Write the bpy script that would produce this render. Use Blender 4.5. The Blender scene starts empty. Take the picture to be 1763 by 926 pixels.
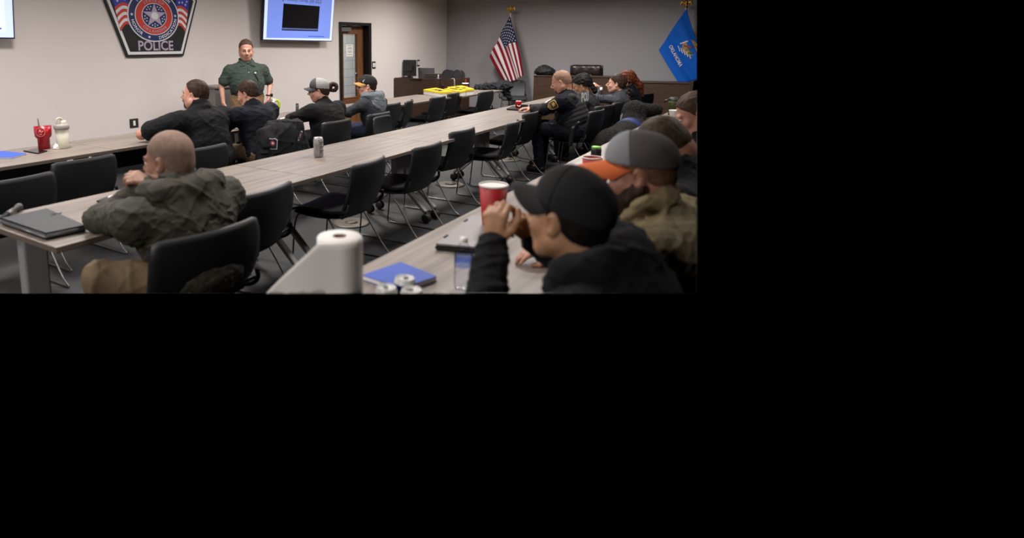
import bpy, bmesh, math, random
import numpy as np
from mathutils import Vector, Matrix, Euler
random.seed(7)
sc = bpy.context.scene
# ------------------------------------------------------------------ camera
# the photograph fills the upper left 1200x505 of the 1763x926 frame; the lens shift puts its optical centre there
F = 1060.0; CX, CY = 600.0, 252.0; H = 1.60; ROLL = .011; FW, FH = 1763.0, 926.0; PW, PH = 1200.0, 505.0
cr, sr = math.cos(ROLL), math.sin(ROLL)
_vx = 790 * cr + 180 * sr; _vy = -180 * cr + 790 * sr
TH = math.atan(-_vy / F); YA = math.atan2(_vx, F / math.cos(TH))
fh = np.array([math.cos(YA), math.sin(YA), 0]); rt = np.array([math.sin(YA), -math.cos(YA), 0]); upz = np.array([0, 0, 1.])
fw = fh * math.cos(TH) - upz * math.sin(TH); uv = fh * math.sin(TH) + upz * math.cos(TH)
CAM = np.array([0, 0, H])
def ray(x, y):
    dx, dy = x - CX, y - CY
    return fw * F + rt * (dx * cr - dy * sr) - uv * (dy * cr + dx * sr)
def onz(x, y, z):            # point of the horizontal plane z seen at photo position x, y
    d = ray(x, y); return CAM + d * ((z - CAM[2]) / d[2])
def ony(x, y, Y):
    d = ray(x, y); return CAM + d * (Y / d[1])
def onx(x, y, X):
    d = ray(x, y); return CAM + d * (X / d[0])
def ond(x, y, D):
    return CAM + ray(x, y) / F * D
def onp(x, y, p0, n):
    d = ray(x, y); return CAM + d * (np.dot(np.array(p0) - CAM, n) / np.dot(d, n))
cd = bpy.data.cameras.new('camera'); cam = bpy.data.objects.new('camera', cd); sc.collection.objects.link(cam)
ex = rt * cr - uv * sr; ey = rt * sr + uv * cr
M = Matrix(((ex[0], ey[0], -fw[0], 0), (ex[1], ey[1], -fw[1], 0), (ex[2], ey[2], -fw[2], H), (0, 0, 0, 1)))
cam.matrix_world = M
cd.sensor_width = 36; cd.sensor_fit = 'HORIZONTAL'; cd.lens = F / FW * 36
cd.shift_x = (FW / 2 - CX) / FW; cd.shift_y = (CY - FH / 2) / FW
cd.clip_start = .05; cd.clip_end = 60
cd.dof.use_dof = True; cd.dof.focus_distance = 8.0; cd.dof.aperture_fstop = 1.6
sc.camera = cam
# ------------------------------------------------------------------ world, exposure, lights
w = bpy.data.worlds.new('world'); sc.world = w; w.use_nodes = True
w.node_tree.nodes['Background'].inputs[0].default_value = (0, 0, 0, 1); w.node_tree.nodes['Background'].inputs[1].default_value = 0
sc.view_settings.view_transform = 'Standard'; sc.view_settings.look = 'None'; sc.view_settings.gamma = 1
sc.view_settings.use_curve_mapping = False; sc.view_settings.exposure = 0.32
CEIL = 3.05
LIGHTS = [(10.9, 5.2, 64), (8.2, 5.0, 50), (5.4, 4.9, 50), (2.6, 4.9, 60), (10.8, 3.0, 68), (7.9, 2.1, 50), (5.0, 2.1, 45), (2.2, 2.1, 28), (0.2, 4.3, 50), (4.8, -.6, 25), (-2.3, 1.6, 170), (8.2, -.6, 25)]  # next to last: added fill light behind the camera, brightens surfaces facing it
for x, y, p in LIGHTS:
    l = bpy.data.lights.new('ceiling_or_fill_lamp', 'AREA'); l.shape = 'RECTANGLE'; l.size = .55; l.size_y = .55; l.energy = p; l.color = (1, .955, .925); l.spread = math.radians(160)
    o = bpy.data.objects.new('ceiling_or_fill_lamp', l); o.location = (x, y, CEIL - .03); sc.collection.objects.link(o)
l = bpy.data.lights.new('hall_lamp', 'AREA'); l.size = .6; l.energy = 140; l.color = (1, .97, .93)
o = bpy.data.objects.new('hall_lamp', l); o.location = (10.6, 8.3, 2.9); sc.collection.objects.link(o)

# ------------------------------------------------------------------ helpers
COL = sc.collection
def lin(c): return tuple((v / 12.92 if v <= .04045 else ((v + .055) / 1.055) ** 2.4) for v in (c[0] / 255, c[1] / 255, c[2] / 255)) + (1,)
MATS = {}
def mat(name, c, rough=.6, metal=0, bump=None, var=None, emit=0, spec=.5, coat=0, sheen=0):
    """c: sRGB 0-255. bump=(scale,strength,dist). var=(scale,other colour,[stretch xyz])"""
    if name in MATS: return MATS[name]
    m = bpy.data.materials.new(name); m.use_nodes = True; nt = m.node_tree; b = nt.nodes['Principled BSDF']
    b.inputs['Base Color'].default_value = lin(c); b.inputs['Roughness'].default_value = rough; b.inputs['Metallic'].default_value = metal
    b.inputs['Specular IOR Level'].default_value = spec
    if coat: b.inputs['Coat Weight'].default_value = coat
    if sheen: b.inputs['Specular IOR Level'].default_value = .15; b.inputs['Sheen Weight'].default_value = sheen * .15; b.inputs['Sheen Roughness'].default_value = .5
    if emit: b.inputs['Emission Color'].default_value = lin(c); b.inputs['Emission Strength'].default_value = emit
    tc = nt.nodes.new('ShaderNodeTexCoord')
    if var:
        mp = nt.nodes.new('ShaderNodeMapping'); nt.links.new(tc.outputs['Object'], mp.inputs[0])
        if len(var) > 2: mp.inputs['Scale'].default_value = var[2]
        n = nt.nodes.new('ShaderNodeTexNoise'); n.inputs['Scale'].default_value = var[0]; n.inputs['Detail'].default_value = 6; nt.links.new(mp.outputs[0], n.inputs['Vector'])
        r = nt.nodes.new('ShaderNodeValToRGB'); r.color_ramp.elements[0].position = .32; r.color_ramp.elements[1].position = .68
        r.color_ramp.elements[0].color = lin(c); r.color_ramp.elements[1].color = lin(var[1])
        nt.links.new(n.outputs[0], r.inputs[0]); nt.links.new(r.outputs[0], b.inputs['Base Color'])
    if bump:
        n2 = nt.nodes.new('ShaderNodeTexNoise'); n2.inputs['Scale'].default_value = bump[0]; n2.inputs['Detail'].default_value = 4
        nt.links.new(tc.outputs['Object'], n2.inputs['Vector'])
        bp = nt.nodes.new('ShaderNodeBump'); bp.inputs['Strength'].default_value = bump[1]; bp.inputs['Distance'].default_value = bump[2] if len(bump) > 2 else .01
        nt.links.new(n2.outputs[0], bp.inputs['Height']); nt.links.new(bp.outputs[0], b.inputs['Normal'])
    MATS[name] = m; return m
def clear_mat(name, c, mixf):
    if name in MATS: return MATS[name]
    m = bpy.data.materials.new(name); m.use_nodes = True; nt = m.node_tree; nt.nodes.clear()
    out = nt.nodes.new('ShaderNodeOutputMaterial'); mx = nt.nodes.new('ShaderNodeMixShader'); t = nt.nodes.new('ShaderNodeBsdfTransparent'); g = nt.nodes.new('ShaderNodeBsdfGlossy')
    t.inputs[0].default_value = lin(c); g.inputs['Roughness'].default_value = .08
    lw = nt.nodes.new('ShaderNodeLayerWeight'); lw.inputs[0].default_value = mixf
    nt.links.new(lw.outputs['Fresnel'], mx.inputs[0]); nt.links.new(t.outputs[0], mx.inputs[1]); nt.links.new(g.outputs[0], mx.inputs[2]); nt.links.new(mx.outputs[0], out.inputs[0])
    MATS[name] = m; return m
def tag(o, label=None, cat=None, group=None, kind=None):
    if label: o['label'] = label
    if cat: o['category'] = cat
    if group: o['group'] = group
    if kind: o['kind'] = kind
    return o
def thing(name, label, cat, loc=(0, 0, 0), rz=0, group=None):
    o = bpy.data.objects.new(name, None); COL.objects.link(o); o.location = tuple(float(v) for v in loc); o.rotation_euler = (0, 0, rz); o.empty_display_size = .1
    return tag(o, label, cat, group)
def link_mesh(name, me, mats, parent=None, smooth=False):
    o = bpy.data.objects.new(name, me); COL.objects.link(o)
    for m in (mats if isinstance(mats, (list, tuple)) else [mats]):
        if m is not None and len(me.materials) < 8: me.materials.append(m)
    if smooth: me.polygons.foreach_set('use_smooth', [True] * len(me.polygons))
    if parent is not None: o.parent = parent
    return o
def np_mesh(name, V, Q):
    me = bpy.data.meshes.new(name); me.vertices.add(len(V)); me.vertices.foreach_set('co', np.asarray(V, np.float32).ravel())
    k = Q.shape[1]; me.loops.add(len(Q) * k); me.loops.foreach_set('vertex_index', Q.astype(np.int32).ravel())
    me.polygons.add(len(Q)); me.polygons.foreach_set('loop_start', np.arange(0, len(Q) * k, k, dtype=np.int32)); me.polygons.foreach_set('loop_total', np.full(len(Q), k, np.int32))
    me.update(calc_edges=True); me.validate(); return me
class MB:
    """collects shapes into one mesh"""
    def __init__(s): s.bm = bmesh.new(); s.mi = 0
    def _tag(s, n0):
        s.bm.faces.ensure_lookup_table()
        for f in s.bm.faces[n0:]: f.material_index = s.mi
    def box(s, lo, hi, bev=0, M=None, seg=2):
        n0 = len(s.bm.faces); lo = Vector(lo); hi = Vector(hi); c = (lo + hi) / 2; d = hi - lo
        t = bmesh.new(); r = bmesh.ops.create_cube(t, size=1); bmesh.ops.scale(t, vec=d, verts=t.verts)
        if bev: bmesh.ops.bevel(t, geom=list(t.edges), offset=bev, segments=seg, affect='EDGES', profile=.5)
        bmesh.ops.translate(t, vec=c, verts=t.verts)
        if M: bmesh.ops.transform(t, matrix=M, verts=t.verts)
        s._merge(t); s._tag(n0); return s
    def _merge(s, t):
        t.verts.index_update(); vs = [s.bm.verts.new(v.co) for v in t.verts]
        for f in t.faces:
            try:
                nf = s.bm.faces.new([vs[v.index] for v in f.verts]); nf.smooth = f.smooth
            except ValueError: pass
        t.free()
    def tube(s, pts, r, n=8, closed=False, smooth_it=0):
        n0 = len(s.bm.faces); P = [Vector(p) for p in pts]
        for _ in range(smooth_it):
            Q = [P[0]] if not closed else []
            for i in range(len(P) - (0 if closed else 1)):
                a, b = P[i], P[(i + 1) % len(P)]; Q += [a.lerp(b, .25), a.lerp(b, .75)]
            if not closed: Q.append(P[-1])
            P = Q
        R = r if isinstance(r, (list, tuple)) else [r] * len(P)
        if len(R) != len(P): R = [R[0] + (R[-1] - R[0]) * i / (len(P) - 1) for i in range(len(P))]
        rings = []; prev = None
        for i, p in enumerate(P):
            a = P[i - 1] if (i or closed) else p; b = P[(i + 1) % len(P)] if (i < len(P) - 1 or closed) else p
            d = (b - a).normalized()
            if prev is None: x = d.orthogonal().normalized()
            else: x = (prev - d * prev.dot(d)).normalized()
            prev = x; y = d.cross(x)
            rings.append([s.bm.verts.new(p + (x * math.cos(t) + y * math.sin(t)) * R[i]) for t in [2 * math.pi * k / n for k in range(n)]])
        m = len(rings)
        for i in range(m if closed else m - 1):
            A, B = rings[i], rings[(i + 1) % m]
            for k in range(n):
                f = s.bm.faces.new((A[k], A[(k + 1) % n], B[(k + 1) % n], B[k])); f.smooth = True
        if not closed:
            s.bm.faces.new(rings[0][::-1]); s.bm.faces.new(rings[-1])
        s._tag(n0); return s
    def lathe(s, prof, n=32, M=None, cap=True, sx=1, sy=1):
        """prof: list of (r,z)"""
        n0 = len(s.bm.faces); rings = []
        for r, z in prof:
            ring = []
            for k in range(n):
                t = 2 * math.pi * k / n; v = Vector((r * math.cos(t) * sx, r * math.sin(t) * sy, z)); ring.append(s.bm.verts.new(M @ v if M else v))
            rings.append(ring)
        for A, B in zip(rings, rings[1:]):
            for k in range(n):
                f = s.bm.faces.new((A[k], A[(k + 1) % n], B[(k + 1) % n], B[k])); f.smooth = True
        if cap:
            if prof[0][0] > 1e-5: s.bm.faces.new(rings[0][::-1])
            if prof[-1][0] > 1e-5: s.bm.faces.new(rings[-1])
        s._tag(n0); return s
    def prism(s, poly, a, b, axis=1, M=None):
        """poly 2D; extruded along axis from a to b"""
        n0 = len(s.bm.faces)
        def mk(p, t):
            v = [p[0], p[1]]; v.insert(axis, t); v = Vector(v); return s.bm.verts.new(M @ v if M else v)
        A = [mk(p, a) for p in poly]; B = [mk(p, b) for p in poly]; n = len(poly)
        s.bm.faces.new(A); s.bm.faces.new(B[::-1])
        for i in range(n): s.bm.faces.new((A[i], B[i], B[(i + 1) % n], A[(i + 1) % n]))
        s._tag(n0); return s
    def grid(s, fn, nu, nv, thick=0, nrm=None):
        """surface fn(u,v); with thickness along nrm(u,v)"""
        n0 = len(s.bm.faces)
        def lay(off):
            return [[s.bm.verts.new(Vector(fn(i / nu, j / nv)) + (Vector(nrm(i / nu, j / nv)) * off if nrm else Vector((0, 0, off)))) for j in range(nv + 1)] for i in range(nu + 1)]
        A = lay(thick / 2)
        for i in range(nu):
            for j in range(nv):
                f = s.bm.faces.new((A[i][j], A[i + 1][j], A[i + 1][j + 1], A[i][j + 1])); f.smooth = True
        if thick:
            B = lay(-thick / 2)
            for i in range(nu):
                for j in range(nv):
                    f = s.bm.faces.new((B[i][j + 1], B[i + 1][j + 1], B[i + 1][j], B[i][j])); f.smooth = True
            rim = [(i, 0) for i in range(nu)] + [(nu, j) for j in range(nv)] + [(i, nv) for i in range(nu, 0, -1)] + [(0, j) for j in range(nv, 0, -1)]
            for k in range(len(rim)):
                a, b = rim[k], rim[(k + 1) % len(rim)]
                s.bm.faces.new((A[a[0]][a[1]], B[a[0]][a[1]], B[b[0]][b[1]], A[b[0]][b[1]]))
        s._tag(n0); return s
    def build(s, name, mats, parent=None, loc=None, rot=None, norm=True):
        me = bpy.data.meshes.new(name)
        if norm: bmesh.ops.recalc_face_normals(s.bm, faces=s.bm.faces)
        s.bm.to_mesh(me); s.bm.free(); o = link_mesh(name, me, mats, parent)
        if loc is not None: o.location = tuple(float(v) for v in loc)
        if rot is not None: o.rotation_euler = rot
        return o
_fc = {}
def glyphs(txt, bold=.0):
    """2D outline mesh of a line of text, height about 1"""
    k = (txt, bold)
    if k not in _fc:
        c = bpy.data.curves.new('t', 'FONT'); c.body = txt; c.size = 1; c.offset = bold; c.resolution_u = 3
        o = bpy.data.objects.new('t', c); COL.objects.link(o); bpy.context.view_layer.update()
        me = bpy.data.meshes.new_from_object(o.evaluated_get(bpy.context.evaluated_depsgraph_get()))
        V = [v.co.copy() for v in me.vertices]; Fc = [list(p.vertices) for p in me.polygons]
        bpy.data.objects.remove(o); bpy.data.curves.remove(c); bpy.data.meshes.remove(me)
        _fc[k] = (V, Fc)
    return _fc[k]
def put_text(mb, txt, fn, bold=.0):
    """fn maps (x,y) of the text to 3D"""
    V, Fc = glyphs(txt, bold); n0 = len(mb.bm.faces); vs = [mb.bm.verts.new(fn(v.x, v.y)) for v in V]
    for f in Fc:
        try: mb.bm.faces.new([vs[i] for i in f])
        except ValueError: pass
    mb._tag(n0)
def text_w(txt, bold=.0):
    V, _ = glyphs(txt, bold); return max(v.x for v in V)
def copy_tree(o, parent=None):
    c = o.copy(); COL.objects.link(c)
    if parent is not None: c.parent = parent
    for ch in list(o.children): copy_tree(ch, c)
    return c
# ------------------------------------------------------------------ smooth solids: distance fields turned into one continuous mesh
def smin(a, b, k):
    h = np.clip(.5 + .5 * (b - a) / k, 0, 1); return b * (1 - h) + a * h - k * h * (1 - h)
class Field:
    def __init__(s): s.p = []; s.cuts = []
    def cap(s, a, b, ra, rb=None, k=.02, sub=False):
        s.p.append(('c', np.array(a, float), np.array(b, float), ra, ra if rb is None else rb, k, sub)); return s
    def ell(s, c, r, R=None, k=.02, sub=False):
        s.p.append(('e', np.array(c, float), np.array(r, float), None if R is None else np.array(R, float), 0, k, sub)); return s
    def cut(s, p, n):        # keeps the side the normal points away from
        n = np.array(n, float); s.cuts.append((np.array(p, float), n / np.linalg.norm(n))); return s
    def mesh(s, name, vox, noise=None, post=None):
        lo = np.full(3, 9.); hi = -lo
        for q in s.p:
            if q[6 if q[0] == 'c' else 6]: continue
            if q[0] == 'c':
                r = max(q[3], q[4]); lo = np.minimum(lo, np.minimum(q[1], q[2]) - r); hi = np.maximum(hi, np.maximum(q[1], q[2]) + r)
            else:
                r = max(q[2]); lo = np.minimum(lo, q[1] - r); hi = np.maximum(hi, q[1] + r)
        lo = lo - vox * 4 - .015; hi = hi + vox * 4 + .015; n = np.ceil((hi - lo) / vox).astype(int) + 1
        ax = [(lo[i] + vox * np.arange(n[i])).astype(np.float32) for i in range(3)]
        D = np.full(tuple(n), .5, np.float32)
        for q in s.p:
            k = q[5]; pad = k + vox * 3
            if q[0] == 'c':
                r = max(q[3], q[4]); a = np.minimum(q[1], q[2]) - r - pad; b = np.maximum(q[1], q[2]) + r + pad
            else:
                r = max(q[2]) if q[3] is not None else q[2]; a = q[1] - r - pad; b = q[1] + r + pad
            i0 = np.maximum(((a - lo) / vox).astype(int), 0); i1 = np.minimum(((b - lo) / vox).astype(int) + 2, n)
            if (i1 <= i0).any(): continue
            sl = tuple(slice(i0[i], i1[i]) for i in range(3))
            X = ax[0][sl[0]][:, None, None]; Y = ax[1][sl[1]][None, :, None]; Z = ax[2][sl[2]][None, None, :]
            if q[0] == 'c':
                A, B = q[1], q[2]; ba = B - A; L = max(float(ba @ ba), 1e-9)
                px, py, pz = X - A[0], Y - A[1], Z - A[2]
                t = np.clip((px * ba[0] + py * ba[1] + pz * ba[2]) / L, 0, 1)
                d = np.sqrt((px - t * ba[0]) ** 2 + (py - t * ba[1]) ** 2 + (pz - t * ba[2]) ** 2) - (q[3] + (q[4] - q[3]) * t)
            else:
                px, py, pz = X - q[1][0], Y - q[1][1], Z - q[1][2]
                if q[3] is not None:
                    R = q[3]; px, py, pz = (R[0, 0] * px + R[1, 0] * py + R[2, 0] * pz), (R[0, 1] * px + R[1, 1] * py + R[2, 1] * pz), (R[0, 2] * px + R[1, 2] * py + R[2, 2] * pz)
                r = q[2]; k0 = np.sqrt((px / r[0]) ** 2 + (py / r[1]) ** 2 + (pz / r[2]) ** 2); k1 = np.sqrt((px / r[0] ** 2) ** 2 + (py / r[1] ** 2) ** 2 + (pz / r[2] ** 2) ** 2) + 1e-6
                d = k0 * (k0 - 1) / k1
            d = d.astype(np.float32); cur = D[sl]
            D[sl] = -smin(-cur, d, k) if q[6] else smin(cur, d, k)
        near = np.nonzero(np.abs(D) < .06)
        P = np.stack([ax[i][near[i]] for i in range(3)], 1).astype(np.float64); v = D[near].astype(np.float64)
        if noise is not None: v = v + noise(P)
        if post is not None: v = post(P, v)
        D[near] = v
        for c, nn in s.cuts:
            pl = ((ax[0] - c[0]) * nn[0])[:, None, None] + ((ax[1] - c[1]) * nn[1])[None, :, None] + ((ax[2] - c[2]) * nn[2])[None, None, :]
            D = np.maximum(D, pl.astype(np.float32))
        D[0] = D[-1] = .5; D[:, 0] = D[:, -1] = .5; D[:, :, 0] = D[:, :, -1] = .5
        S = D < 0; c = S[:-1, :-1, :-1]; mix = np.zeros(c.shape, bool)
        offs = [(i, j, k) for i in (0, 1) for j in (0, 1) for k in (0, 1)]; m = [n[0] - 1, n[1] - 1, n[2] - 1]
        for i, j, k in offs[1:]: mix |= (S[i:i + m[0], j:j + m[1], k:k + m[2]] != c)
        idx = np.nonzero(mix); N = len(idx[0])
        if N == 0: return None
        I = np.stack(idx, 1); acc = np.zeros((N, 3)); cnt = np.zeros(N)
        for o in offs:
            for axn in range(3):
                if o[axn]: continue
                e = list(o); e[axn] = 1; a = D[I[:, 0] + o[0], I[:, 1] + o[1], I[:, 2] + o[2]]; b = D[I[:, 0] + e[0], I[:, 1] + e[1], I[:, 2] + e[2]]
                x = (a < 0) != (b < 0); t = np.where(x, a / np.where(x, a - b, 1), 0); q = np.tile(np.array(o, float), (N, 1)); q[:, axn] = t
                acc[x] += q[x]; cnt[x] += 1
        V = lo + (I + acc / cnt[:, None]) * vox
        id_ = np.full(mix.shape, -1, np.int64); id_[idx] = np.arange(N); Q = []
        for a in range(3):
            b, c2 = (a + 1) % 3, (a + 2) % 3
            sa = [slice(1, -1)] * 3; sb = [slice(1, -1)] * 3; sa[a] = slice(0, -1); sb[a] = slice(1, None)
            A, B = S[tuple(sa)], S[tuple(sb)]; ch = np.nonzero(A != B)
            E = np.stack(ch, 1); E[:, b] += 1; E[:, c2] += 1
            def g(db, dc):
                J = E.copy(); J[:, b] -= db; J[:, c2] -= dc; return id_[J[:, 0], J[:, 1], J[:, 2]]
            q = np.stack([g(1, 1), g(0, 1), g(0, 0), g(1, 0)], 1); f = ~A[ch]; q[f] = q[f][:, ::-1]; Q.append(q)
        Q = np.concatenate(Q); Q = Q[(Q >= 0).all(1)]
        return np_mesh(name, V, Q)
    def build(s, name, mats, vox, parent=None, noise=None, post=None, region=None):
        me = s.mesh(name, vox, noise, post)
        if me is None: return None
        o = link_mesh(name, me, mats, parent, smooth=True)
        if region is not None:
            n = len(me.polygons); c = np.empty(n * 3, np.float32); me.polygons.foreach_get('center', c); me.polygons.foreach_set('material_index', region(c.reshape(-1, 3)).astype(np.int32))
        return o
def wrinkle(amp, sc_=1., seed=0, axis=None):
    rs = np.random.RandomState(seed); K = []
    for i in range(6):
        d = rs.normal(size=3); d /= np.linalg.norm(d)
        if axis is not None: d = d + np.array(axis) * 1.2; d /= np.linalg.norm(d)
        K.append((d * 2 * math.pi / (rs.uniform(.06, .16) * sc_), rs.uniform(0, 6.28), rs.normal(size=3) * 14))
    def f(P):
        t = 0
        for k, ph, wv in K: t = t + (1 - np.abs(np.sin(P @ k * .5 + ph + .9 * np.sin(P @ wv + ph)))) ** 4
        return -amp * t * .8
    return f
def rotx(a): c, s = math.cos(a), math.sin(a); return np.array([[1, 0, 0], [0, c, -s], [0, s, c]])
def roty(a): c, s = math.cos(a), math.sin(a); return np.array([[c, 0, s], [0, 1, 0], [-s, 0, c]])
def rotz(a): c, s = math.cos(a), math.sin(a); return np.array([[c, -s, 0], [s, c, 0], [0, 0, 1]])
def unit(v): v = np.array(v, float); return v / np.linalg.norm(v)
# ------------------------------------------------------------------ materials
WY, WX = 7.1, 13.71
m_wall = mat('white_wall_paint', (222, 213, 209), .75, bump=(60, .15, .003))
m_grey = mat('grey_wall_paint', (158, 155, 158), .75, bump=(60, .15, .003))
m_ceil = mat('ceiling_tile', (200, 197, 192), .9)
m_floor = mat('dark_carpet', (27, 27, 29), .6, bump=(90, .5, .004), var=(1.1, (46, 46, 48), (1, 3.2, 1)))
m_base = mat('black_baseboard', (22, 22, 24), .5)
m_lam = mat('grey_wood_laminate', (108, 98, 90), .42, var=(4.2, (142, 130, 120), (.35, 7, 7)), bump=(30, .1, .002))
m_lamedge = mat('laminate_edge', (98, 88, 78), .5)
m_alu = mat('silver_painted_metal', (150, 148, 148), .42, .2)
m_canlid = mat('aluminium_lid', (212, 209, 206), .3, .0)
m_chrome = mat('chrome', (118, 116, 114), .34, .75)
m_black = mat('black_plastic', (20, 21, 23), .45)
m_shell = mat('charcoal_chair_plastic', (23, 24, 26), .5, bump=(300, .1, .002))
m_shellg = mat('grey_chair_plastic', (58, 60, 64), .5)
m_rub = mat('black_rubber', (14, 14, 15), .6)
m_wood = mat('dark_wood_veneer', (52, 34, 21), .45, var=(3.5, (70, 48, 31), (1, 1, 9)))
m_doorw = mat('door_wood', (92, 58, 34), .45, var=(5, (122, 80, 48), (6, 6, .6)))
m_frame = mat('black_door_frame', (18, 18, 19), .4)
m_white = mat('white_paper', (232, 230, 226), .8)
m_brass = mat('polished_brass', (200, 155, 50), .28, 1)
m_glass = clear_mat('clear_glass', (245, 248, 248), .12)
m_plast = clear_mat('clear_plastic', (246, 248, 252), .08)
# ------------------------------------------------------------------ room shell
def struct(name, mb, m, parent=None):
    o = mb.build(name, m, parent)
    if parent is None: o['kind'] = 'structure'
    return o
struct('floor', MB().box((-1.5, -1.5, -.1), (WX + .15, WY + .15, 0)), m_floor)
struct('ceiling', MB().box((-3.2, -3.0, CEIL), (WX + .2, WY + .2, CEIL + .1)), m_ceil)
DX0, DX1, DZ = float(ony(583.2, 38, WY)[0]), float(ony(637.6, 40, WY)[0]), 2.065
o = MB(); T = .18
o.box((-1.5, WY, 0), (DX0, WY + T, CEIL)); o.box((DX1, WY, 0), (WX + T, WY + T, CEIL)); o.box((DX0, WY, DZ), (DX1, WY + T, CEIL))
struct('wall_left', o, m_wall)
struct('wall_back', MB().box((WX, -1.5, 0), (WX + T, WY, CEIL)), m_grey)
struct('baseboard_left', MB().box((-1.5, WY - .012, 0), (DX0, WY, .14)).box((DX1, WY - .012, 0), (WX, WY, .14)), m_base)
struct('baseboard_back', MB().box((WX - .012, -1.5, 0), (WX, WY - .012, .14)), m_base)
# hallway beyond the door
m_cmu = bpy.data.materials.new('painted_block_wall'); m_cmu.use_nodes = True; nt = m_cmu.node_tree; b = nt.nodes['Principled BSDF']; b.inputs['Roughness'].default_value = .6
tc = nt.nodes.new('ShaderNodeTexCoord'); mp = nt.nodes.new('ShaderNodeMapping'); mp.inputs['Rotation'].default_value = (math.radians(90), 0, 0)
bk = nt.nodes.new('ShaderNodeTexBrick'); bk.inputs['Scale'].default_value = 1; bk.inputs['Brick Width'].default_value = .42; bk.inputs['Row Height'].default_value = .21; bk.inputs['Mortar Size'].default_value = .006
bk.inputs['Color1'].default_value = lin((196, 198, 200)); bk.inputs['Color2'].default_value = lin((190, 192, 195)); bk.inputs['Mortar'].default_value = lin((150, 152, 154))
nt.links.new(tc.outputs['Object'], mp.inputs[0]); nt.links.new(mp.outputs[0], bk.inputs[0]); nt.links.new(bk.outputs[0], b.inputs['Base Color'])
struct('wall_hall', MB().box((7.5, 9.3, 0), (14.5, 9.45, CEIL)), m_cmu)
struct('floor_hall', MB().box((7.5, WY + T, -.1), (14.5, 9.3, 0)), m_floor)
struct('ceiling_hall', MB().box((7.5, WY + T, CEIL), (14.5, 9.45, CEIL + .1)), m_ceil)
struct('baseboard_hall', MB().box((7.5, 9.285, 0), (14.5, 9.3, .2)), m_base)
# door 1
fr = MB(); fr.box((DX0, WY - .03, 0), (DX0 + .055, WY + T, DZ), .004); fr.box((DX1 - .09, WY - .03, 0), (DX1, WY + T, DZ), .004); fr.box((DX0 + .055, WY - .03, DZ - .055), (DX1 - .09, WY + T, DZ), .004)
struct('trim_1', fr, m_frame)
dy = WY + .13
lx0, lx1 = float(ony(589, 120, dy)[0]), float(ony(614, 120, dy)[0]); lz0, lz1 = float(ony(600, 168.5, dy)[2]), float(ony(600, 58, dy)[2])
door = thing('door_1', None, None, ((DX0 + DX1) / 2, dy, 0)); door['kind'] = 'structure'
ox = (DX0 + DX1) / 2
def L(x): return x - ox
a, b_ = L(DX0 + .055), L(DX1 - .09)
lf = MB(); lf.box((a, -.02, .01), (L(lx0), .025, DZ - .06)); lf.box((L(lx1), -.02, .01), (b_, .025, DZ - .06)); lf.box((L(lx0), -.02, .01), (L(lx1), .025, lz0)); lf.box((L(lx0), -.02, lz1), (L(lx1), .025, DZ - .06))
lf.build('door_leaf', m_doorw, door)
tr = MB()
for x0, x1, z0, z1 in ((lx0 - .012, lx0 + .012, lz0, lz1), (lx1 - .012, lx1 + .012, lz0, lz1), (lx0, lx1, lz0 - .012, lz0 + .012), (lx0, lx1, lz1 - .012, lz1 + .012)): tr.box((L(x0), -.03, z0), (L(x1), .03, z1), .003)
tr.build('glazing_bead', m_doorw, door)
MB().box((L(lx0), -.003, lz0), (L(lx1), .003, lz1)).build('glass_panel', m_glass, door)
p = onp(613.5, 127, (0, dy - .07, 0), (0, 1, 0)); h = MB(); h.lathe([(0.001, 0), (.03, 0), (.03, .012), (.01, .014), (.01, .05)], 16, Matrix.Translation((L(p[0]) + .06, -.02, p[2])) @ Matrix.Rotation(math.radians(90), 4, 'X'))
h.tube([(L(p[0]) + .06, -.065, p[2]), (L(p[0]) - .05, -.07, p[2])], .009); h.build('door_handle', m_chrome, door)
c0, c1 = onp(586.5, 46, (0, dy - .06, 0), (0, 1, 0)), onp(603.5, 54.6, (0, dy - .06, 0), (0, 1, 0))
MB().box((L(c0[0]), -.08, c1[2]), (L(c1[0]), -.02, c0[2]), .006).build('door_closer', mat('closer_grey', (120, 118, 116), .4, .4), door)
MB().tube([(L(c0[0]) + .22, -.06, c0[2] + .02), (L(c1[0]) + .2, -.1, c0[2] + .05), (L(c1[0]) - .1, -.14, c0[2] + .05)], .008).build('closer_arm', m_alu, door)
n0, n1 = onp(596.3, 76, (0, dy - .01, 0), (0, 1, 0)), onp(608, 97, (0, dy - .01, 0), (0, 1, 0))
nb = MB(); nb.box((n0[0], dy - .008, n1[2]), (n1[0], dy - .005, n0[2])); ntc = nb.build('paper_notice', m_white)
tag(ntc, 'white printed notice taped to the glass panel of the door', 'notice')
nb = MB(); wdt = n1[0] - n0[0]
for i, wl in enumerate((.6, .0, .5, .62, .0, .66, .6, .0, .72)):
    if wl: zz = n0[2] - .03 - i * .022; cxn = (n0[0] + n1[0]) / 2; nb.box((cxn - wdt * wl / 2, dy - .0092, zz), (cxn + wdt * wl / 2, dy - .008, zz + .009))
nb.build('printing', mat('print_grey', (120, 120, 125), .8), ntc)
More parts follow.
